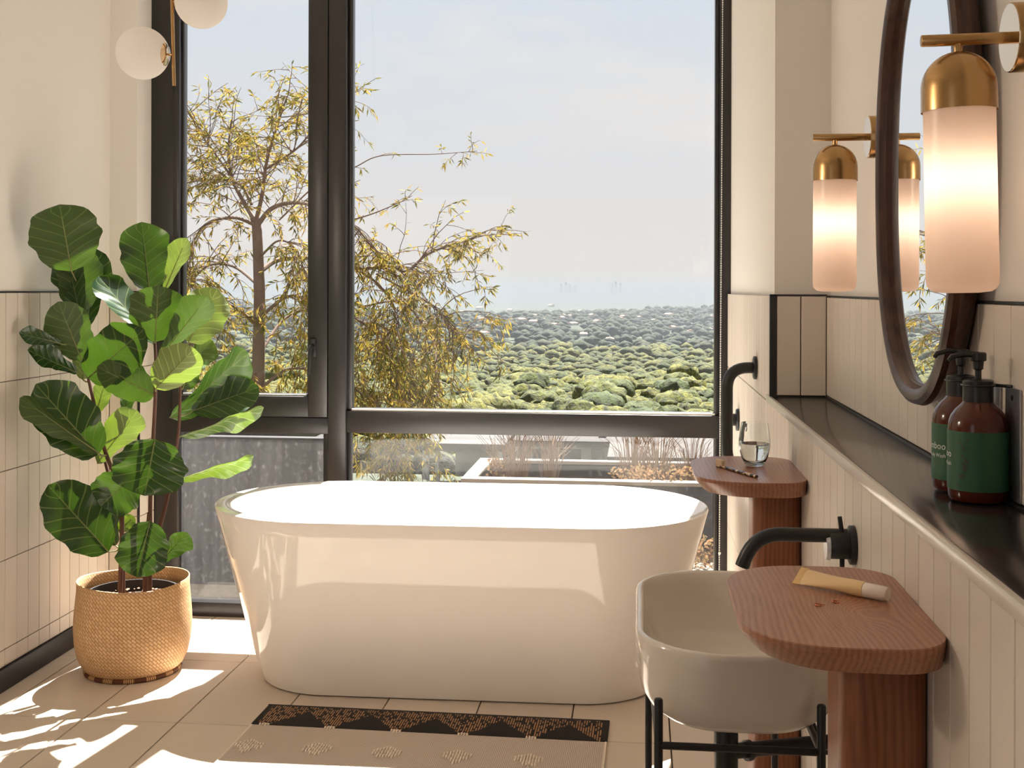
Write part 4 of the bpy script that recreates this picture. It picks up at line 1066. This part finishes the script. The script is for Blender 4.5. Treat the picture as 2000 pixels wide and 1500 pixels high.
# hanging leafy sprays low on the crown
for k in range(120):
    px, py = (rnd.gauss(765, 45), rnd.uniform(600, 800)) if k < 75 else (rnd.uniform(430, 640), rnd.uniform(620, 800))
    p = tpt(px, py, rnd.uniform(-.5, .6)); twig(p, Vector((rnd.uniform(-.6, .6), rnd.uniform(-.6, .6), -.7)).normalized(), rnd.uniform(.2, .5), .003, 26, .2)
for k in range(40):
    p = tpt(rnd.gauss(740, 45), rnd.uniform(800, 930), rnd.uniform(-.5, .6)); twig(p, Vector((rnd.uniform(-1, 1), rnd.uniform(-.6, .6), -.5)).normalized(), rnd.uniform(.2, .4), .003, 26, .1)
tag(pyd('twigs', TV, TF, 'twig', tr), kind='stuff')
tag(pyd('foliage', LV, LF, 'willow_leaf', tr), kind='stuff')

# ================================================================== VALLEY
def zter(x, y):
    base = -3.2 - 7.3 * max(0, y - 12) / 63 if y < 75 else -10.5 - 49.5 * min(1.0, (y - 75) / 255)
    far = min(1.0, max(0, (y - 450) / 900))
    h = 9 * math.sin(x / 310 + y / 540 + .6) + 7 * math.sin(x / 170 - y / 390 + 2) + 14 * math.sin(y / 800 - 1.2 + x / 1500)
    return base + far * h * (1 - .5 * min(1, max(0, (y - 4000) / 4000))) - far * 8
# terrain in rings out to the horizon
v, f = [], []; na = 170; ds = [7.3]; 
while ds[-1] < 30000: ds.append(ds[-1] * (1.045 if ds[-1] > 400 else 1.12))
for d in ds:
    for k in range(na + 1):
        a = R(-62 + 110 * k / na); x, y = d * math.sin(a), d * math.cos(a)
        if d < 400: x, y = d * math.tan(R(-62 + 110 * k / na)) * .9, d
        nz_ = (mnoise.noise(Vector((x / 23, y / 23, 0))) * 7 + mnoise.noise(Vector((x / 60, y / 60, 3))) * 6) if y > 1500 else 0
        v.append((x, y, zter(x, y) + nz_))
for i in range(len(ds) - 1):
    for k in range(na): a = i * (na + 1) + k; f.append((a, a + 1, a + na + 2, a + na + 1))
tag(pyd('valley_ground', v, f, 'far_forest', smooth=False), 'wooded valley floor running out to the hazy horizon', kind='structure')

def canopy_mesh(seed, lobes, sub, flat, cone=False):
    r_ = random.Random(seed); bm = bmesh.new()
    for k in range(lobes):
        a = r_.uniform(0, 6.28); q = .72 * math.sqrt(r_.random()) if k else 0
        s = r_.uniform(.30, .52) if k else .66
        mt = Matrix.Translation((q * math.cos(a), q * math.sin(a), .62 + r_.uniform(-.10, .12) - q * .25)) @ Matrix.Diagonal((s, s, s * flat, 1))
        if cone: mt = Matrix.Translation((r_.uniform(-.06, .06), r_.uniform(-.06, .06), .35 + .5 * k)) @ Matrix.Diagonal((.36 - .075 * k, .36 - .075 * k, .55, 1))
        bmesh.ops.create_icosphere(bm, subdivisions=sub, radius=1, matrix=mt)
    for q in bm.verts:
        n_ = mnoise.noise(q.co * 3.1 + Vector((seed, 0, 0))) * .16 + mnoise.noise(q.co * 7 + Vector((0, seed, 0))) * .13 + mnoise.noise(q.co * 15 + Vector((0, seed, 4))) * .07; q.co += (q.co - Vector((0, 0, .5))).normalized() * n_
    me = bpy.data.meshes.new('canopy'); bm.to_mesh(me); bm.free(); return me
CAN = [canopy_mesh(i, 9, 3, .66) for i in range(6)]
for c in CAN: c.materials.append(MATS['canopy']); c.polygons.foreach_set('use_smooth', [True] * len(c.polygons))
CON = [canopy_mesh(30 + i, 4, 2, 1, True) for i in range(3)]
for c in CON: c.materials.append(MATS['conifer'])
tk_me = bpy.data.meshes.new('trunk'); a_, b_ = tube_data([(0, 0, -.25), (0, 0, .6)], [.06, .04], 6); tk_me.from_pydata(a_, [], b_); tk_me.materials.append(MATS['tree_bark'])
def place_tree(x, y, s, hz, me, name, label, group, cat='tree'):
    o = empty(name, (x, y, zter(x, y) - .2), rnd.uniform(0, 6)); o.scale = (s, s, hz); tag(o, label, cat, group)
    for nm, q in (('crown', me), ('trunk', tk_me)): link(bpy.data.objects.new(nm, q), o)
# scatter in view
pos = []
cell = {}
tries = 0
while len(pos) < 1500 and tries < 60000:
    tries += 1
    a = R(rnd.uniform(-25, 7)); d = math.sqrt(rnd.uniform(380 ** 2, 1050 ** 2)); x, y = d * math.sin(a), d * math.cos(a)
    key = (int(x // 11), int(y // 11))
    if any((x - q[0]) ** 2 + (y - q[1]) ** 2 < 11.5 ** 2 for i in (-1, 0, 1) for j in (-1, 0, 1) for q in cell.get((key[0] + i, key[1] + j), ())): continue
    cell.setdefault(key, []).append((x, y)); pos.append((x, y))
def vis(p):
    q = Vector((p[0], p[1], zter(*p) + 10)) - CAMP; z_ = q.dot(fw); px = 1000 + F * q.dot(cr) / z_; py = CY - F * q.dot(cu) / z_
    return (340 < px < 610 or 670 < px < 1410) and py < 830
pos.sort(key=lambda p: p[1]); near = [p for p in pos if vis(p)][:285]; ns_ = set(near)
for i, (x, y) in enumerate(near):
    s = rnd.uniform(9.5, 16)
    place_tree(x, y, s, s * rnd.uniform(.85, 1.25), CAN[i % 6], 'valley_tree', 'yellow-green broad-crowned tree in the wooded valley beyond the window', 'valley trees')
# dark conifers
for px, py, hpx, nm in ((886, 770, 44, 0), (1041, 768, 36, 1), (1118, 742, 26, 2), (1008, 772, 22, 0), (1335, 700, 20, 1), (1242, 690, 20, 2)):
    d = 300
    for _ in range(4000):
        q = CAMP + ray(px, py) * d
        if q.z < zter(q.x, q.y): break
        d += 2
    hh = hpx / F * d; place_tree(q.x, q.y, hh * .42, hh * .5, CON[nm], 'dark_conifer', 'dark conifer standing above the pale green valley trees', 'dark valley conifers')
# the rest of the wood as one body
low = [canopy_mesh(60 + i, 3, 1, .68) for i in range(5)] + [canopy_mesh(80 + i, 2, 1, .68) for i in range(3)]
lowd = []
for q in low:
    co = np.empty(len(q.vertices) * 3); q.vertices.foreach_get('co', co); fa = np.array([p.vertices[:] for p in q.polygons]); lowd.append((co.reshape(-1, 3), fa))
VV, FF = [], []; nv_ = 0
def addlow(x, y, s, hz, wide=False):
    global nv_
    co, fa = lowd[rnd.randint(5, 7) if wide else rnd.randint(0, 4)]; a = rnd.uniform(0, 6.28); c, s_ = math.cos(a), math.sin(a)
    p = np.empty_like(co); p[:, 0] = (co[:, 0] * c - co[:, 1] * s_) * s + x; p[:, 1] = (co[:, 0] * s_ + co[:, 1] * c) * s + y; p[:, 2] = co[:, 2] * hz + zter(x, y) - .2
    VV.append(p); FF.append(fa + nv_); nv_ += len(co)
for p in pos:
    if p not in ns_: addlow(p[0], p[1], rnd.uniform(8, 12), rnd.uniform(7, 11))
SPLIT = len(FF)
for k in range(420):
    a = R(rnd.uniform(-27, 8)); d = math.sqrt(rnd.uniform(1000 ** 2, 1180 ** 2)); s = rnd.uniform(8, 14); addlow(d * math.sin(a), d * math.cos(a), s, s * rnd.uniform(.8, 1.2))
def flank():  # directions beside the part of the valley seen from the photograph
    return R(rnd.uniform(7.2, 26) if rnd.random() < .5 else rnd.uniform(-44, -25.2))
for k in range(1500):
    a = flank(); d = math.sqrt(rnd.uniform(400 ** 2, 1180 ** 2)); s = rnd.uniform(9, 15); addlow(d * math.sin(a), d * math.cos(a), s, s * rnd.uniform(.7, 1.0), True)
NPALE = sum(len(q) for q in FF)
for k in range(3400):
    a = flank(); d = math.sqrt(rnd.uniform(1100 ** 2, 3000 ** 2)); s = rnd.uniform(9, 17); addlow(d * math.sin(a), d * math.cos(a), s, s * rnd.uniform(.7, 1.2), True)
for k in range(3400):
    a = R(rnd.uniform(-27, 8)); d = math.sqrt(rnd.uniform(1100 ** 2, 3000 ** 2)); s = rnd.uniform(8, 15); addlow(d * math.sin(a), d * math.cos(a), s, s * rnd.uniform(.7, 1.3))
for k in range(260):  # scrub on the slope
    a = R(rnd.uniform(-30, 12)); d = rnd.uniform(95, 300); s = rnd.uniform(2.2, 4.5); addlow(d * math.sin(a), d * math.cos(a), s, s)
for k in range(70):  # bushes just below the terrace
    d = rnd.uniform(16, 52); a = R(rnd.uniform(-24, -10)); s = rnd.uniform(.5, 1.3); addlow(d * math.sin(a), d * math.cos(a), s, s * .9)
VA, FA = np.concatenate(VV), np.concatenate(FF)
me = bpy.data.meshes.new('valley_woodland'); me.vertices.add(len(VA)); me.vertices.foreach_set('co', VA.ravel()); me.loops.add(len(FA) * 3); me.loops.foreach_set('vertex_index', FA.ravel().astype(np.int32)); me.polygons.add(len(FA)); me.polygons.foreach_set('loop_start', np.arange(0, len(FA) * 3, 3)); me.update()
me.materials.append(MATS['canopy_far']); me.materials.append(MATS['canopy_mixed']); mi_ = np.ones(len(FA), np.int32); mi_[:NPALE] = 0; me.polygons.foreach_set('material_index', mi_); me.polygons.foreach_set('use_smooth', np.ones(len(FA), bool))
wd = mesh_obj('valley_woodland', me, None); tag(wd, 'mass of green woodland filling the valley to the blue distance', 'woodland', kind='stuff')
# distant houses
wm = bpy.data.meshes.new('house_wall'); bm = box_bm(1, 1, 1, 0, 1, (0, 0, .5)); bm.to_mesh(wm); bm.free(); wm.materials.append(MATS['white_wall'])
rm = bpy.data.meshes.new('house_roof'); rm.from_pydata([(-.56, -.56, .95), (.56, -.56, .95), (.56, .56, .95), (-.56, .56, .95), (-.45, 0, 1.5), (.45, 0, 1.5)], [], [(0, 1, 5, 4), (1, 2, 5), (2, 3, 4, 5), (3, 0, 4), (3, 2, 1, 0)]); rm.materials.append(MATS['red_roof'])
for k in range(46):
    px, py = rnd.uniform(880, 1396), rnd.triangular(596, 680, 622); d = 800
    while d < 7000:
        q = CAMP + ray(px, py) * d
        if q.z < zter(q.x, q.y) + 6: break
        d *= 1.012
    s = max(9, min(d * .0042, 16)); o = empty('distant_house', (q.x, q.y, q.z + 1), rnd.uniform(0, 3)); o.scale = (s * rnd.uniform(.8, 1.6), s, s * .42)
    tag(o, 'tiny pale house among the trees on the far side of the valley', 'house', 'distant houses')
    link(bpy.data.objects.new('wall', wm), o); link(bpy.data.objects.new('roof', rm), o)

for px, hpx, wpx in ((1096, 11, 5), (1105, 14, 4), (1113, 10, 6), (1124, 9, 5), (1196, 11, 5), (1203, 15, 4), (1212, 12, 5)):
    q = ony(px, 566, 8200); w_ = wpx / F * 8200; h_ = hpx / F * 8200
    o = empty('distant_tower', (q.x, 8200, q.z - 25)); tag(o, 'faint high-rise tower on the hazy skyline', 'tower', 'skyline towers')
    bx = box('shaft', -w_ / 2, w_ / 2, -10, 10, 0, h_ + 25, 'far_tower', o); box('crown', -w_ / 4, w_ / 4, -6, 6, h_ + 25, h_ + 31, 'far_tower', o)

# ================================================================== HAZE OVER THE VALLEY
hz = box('valley_haze', -9000, 9000, 650, 26000, -140, 25, None); tag(hz, 'pale blue haze hanging over the far valley', 'haze', kind='stuff')
t = NT('haze'); HC = (.31, .335, .355, 1); HD = .00033
sc_ = t.n('ShaderNodeVolumeScatter'); sc_.inputs['Color'].default_value = HC; sc_.inputs['Density'].default_value = HD; sc_.inputs['Anisotropy'].default_value = 0.0
ab_ = t.n('ShaderNodeVolumeAbsorption'); ab_.inputs['Color'].default_value = HC; ab_.inputs['Density'].default_value = HD
ad_ = t.n('ShaderNodeAddShader'); t.l(sc_.outputs[0], ad_.inputs[0]); t.l(ab_.outputs[0], ad_.inputs[1])
t.nt.links.new(ad_.outputs[0], t.out.inputs['Volume']); hz.data.materials.append(t.m)
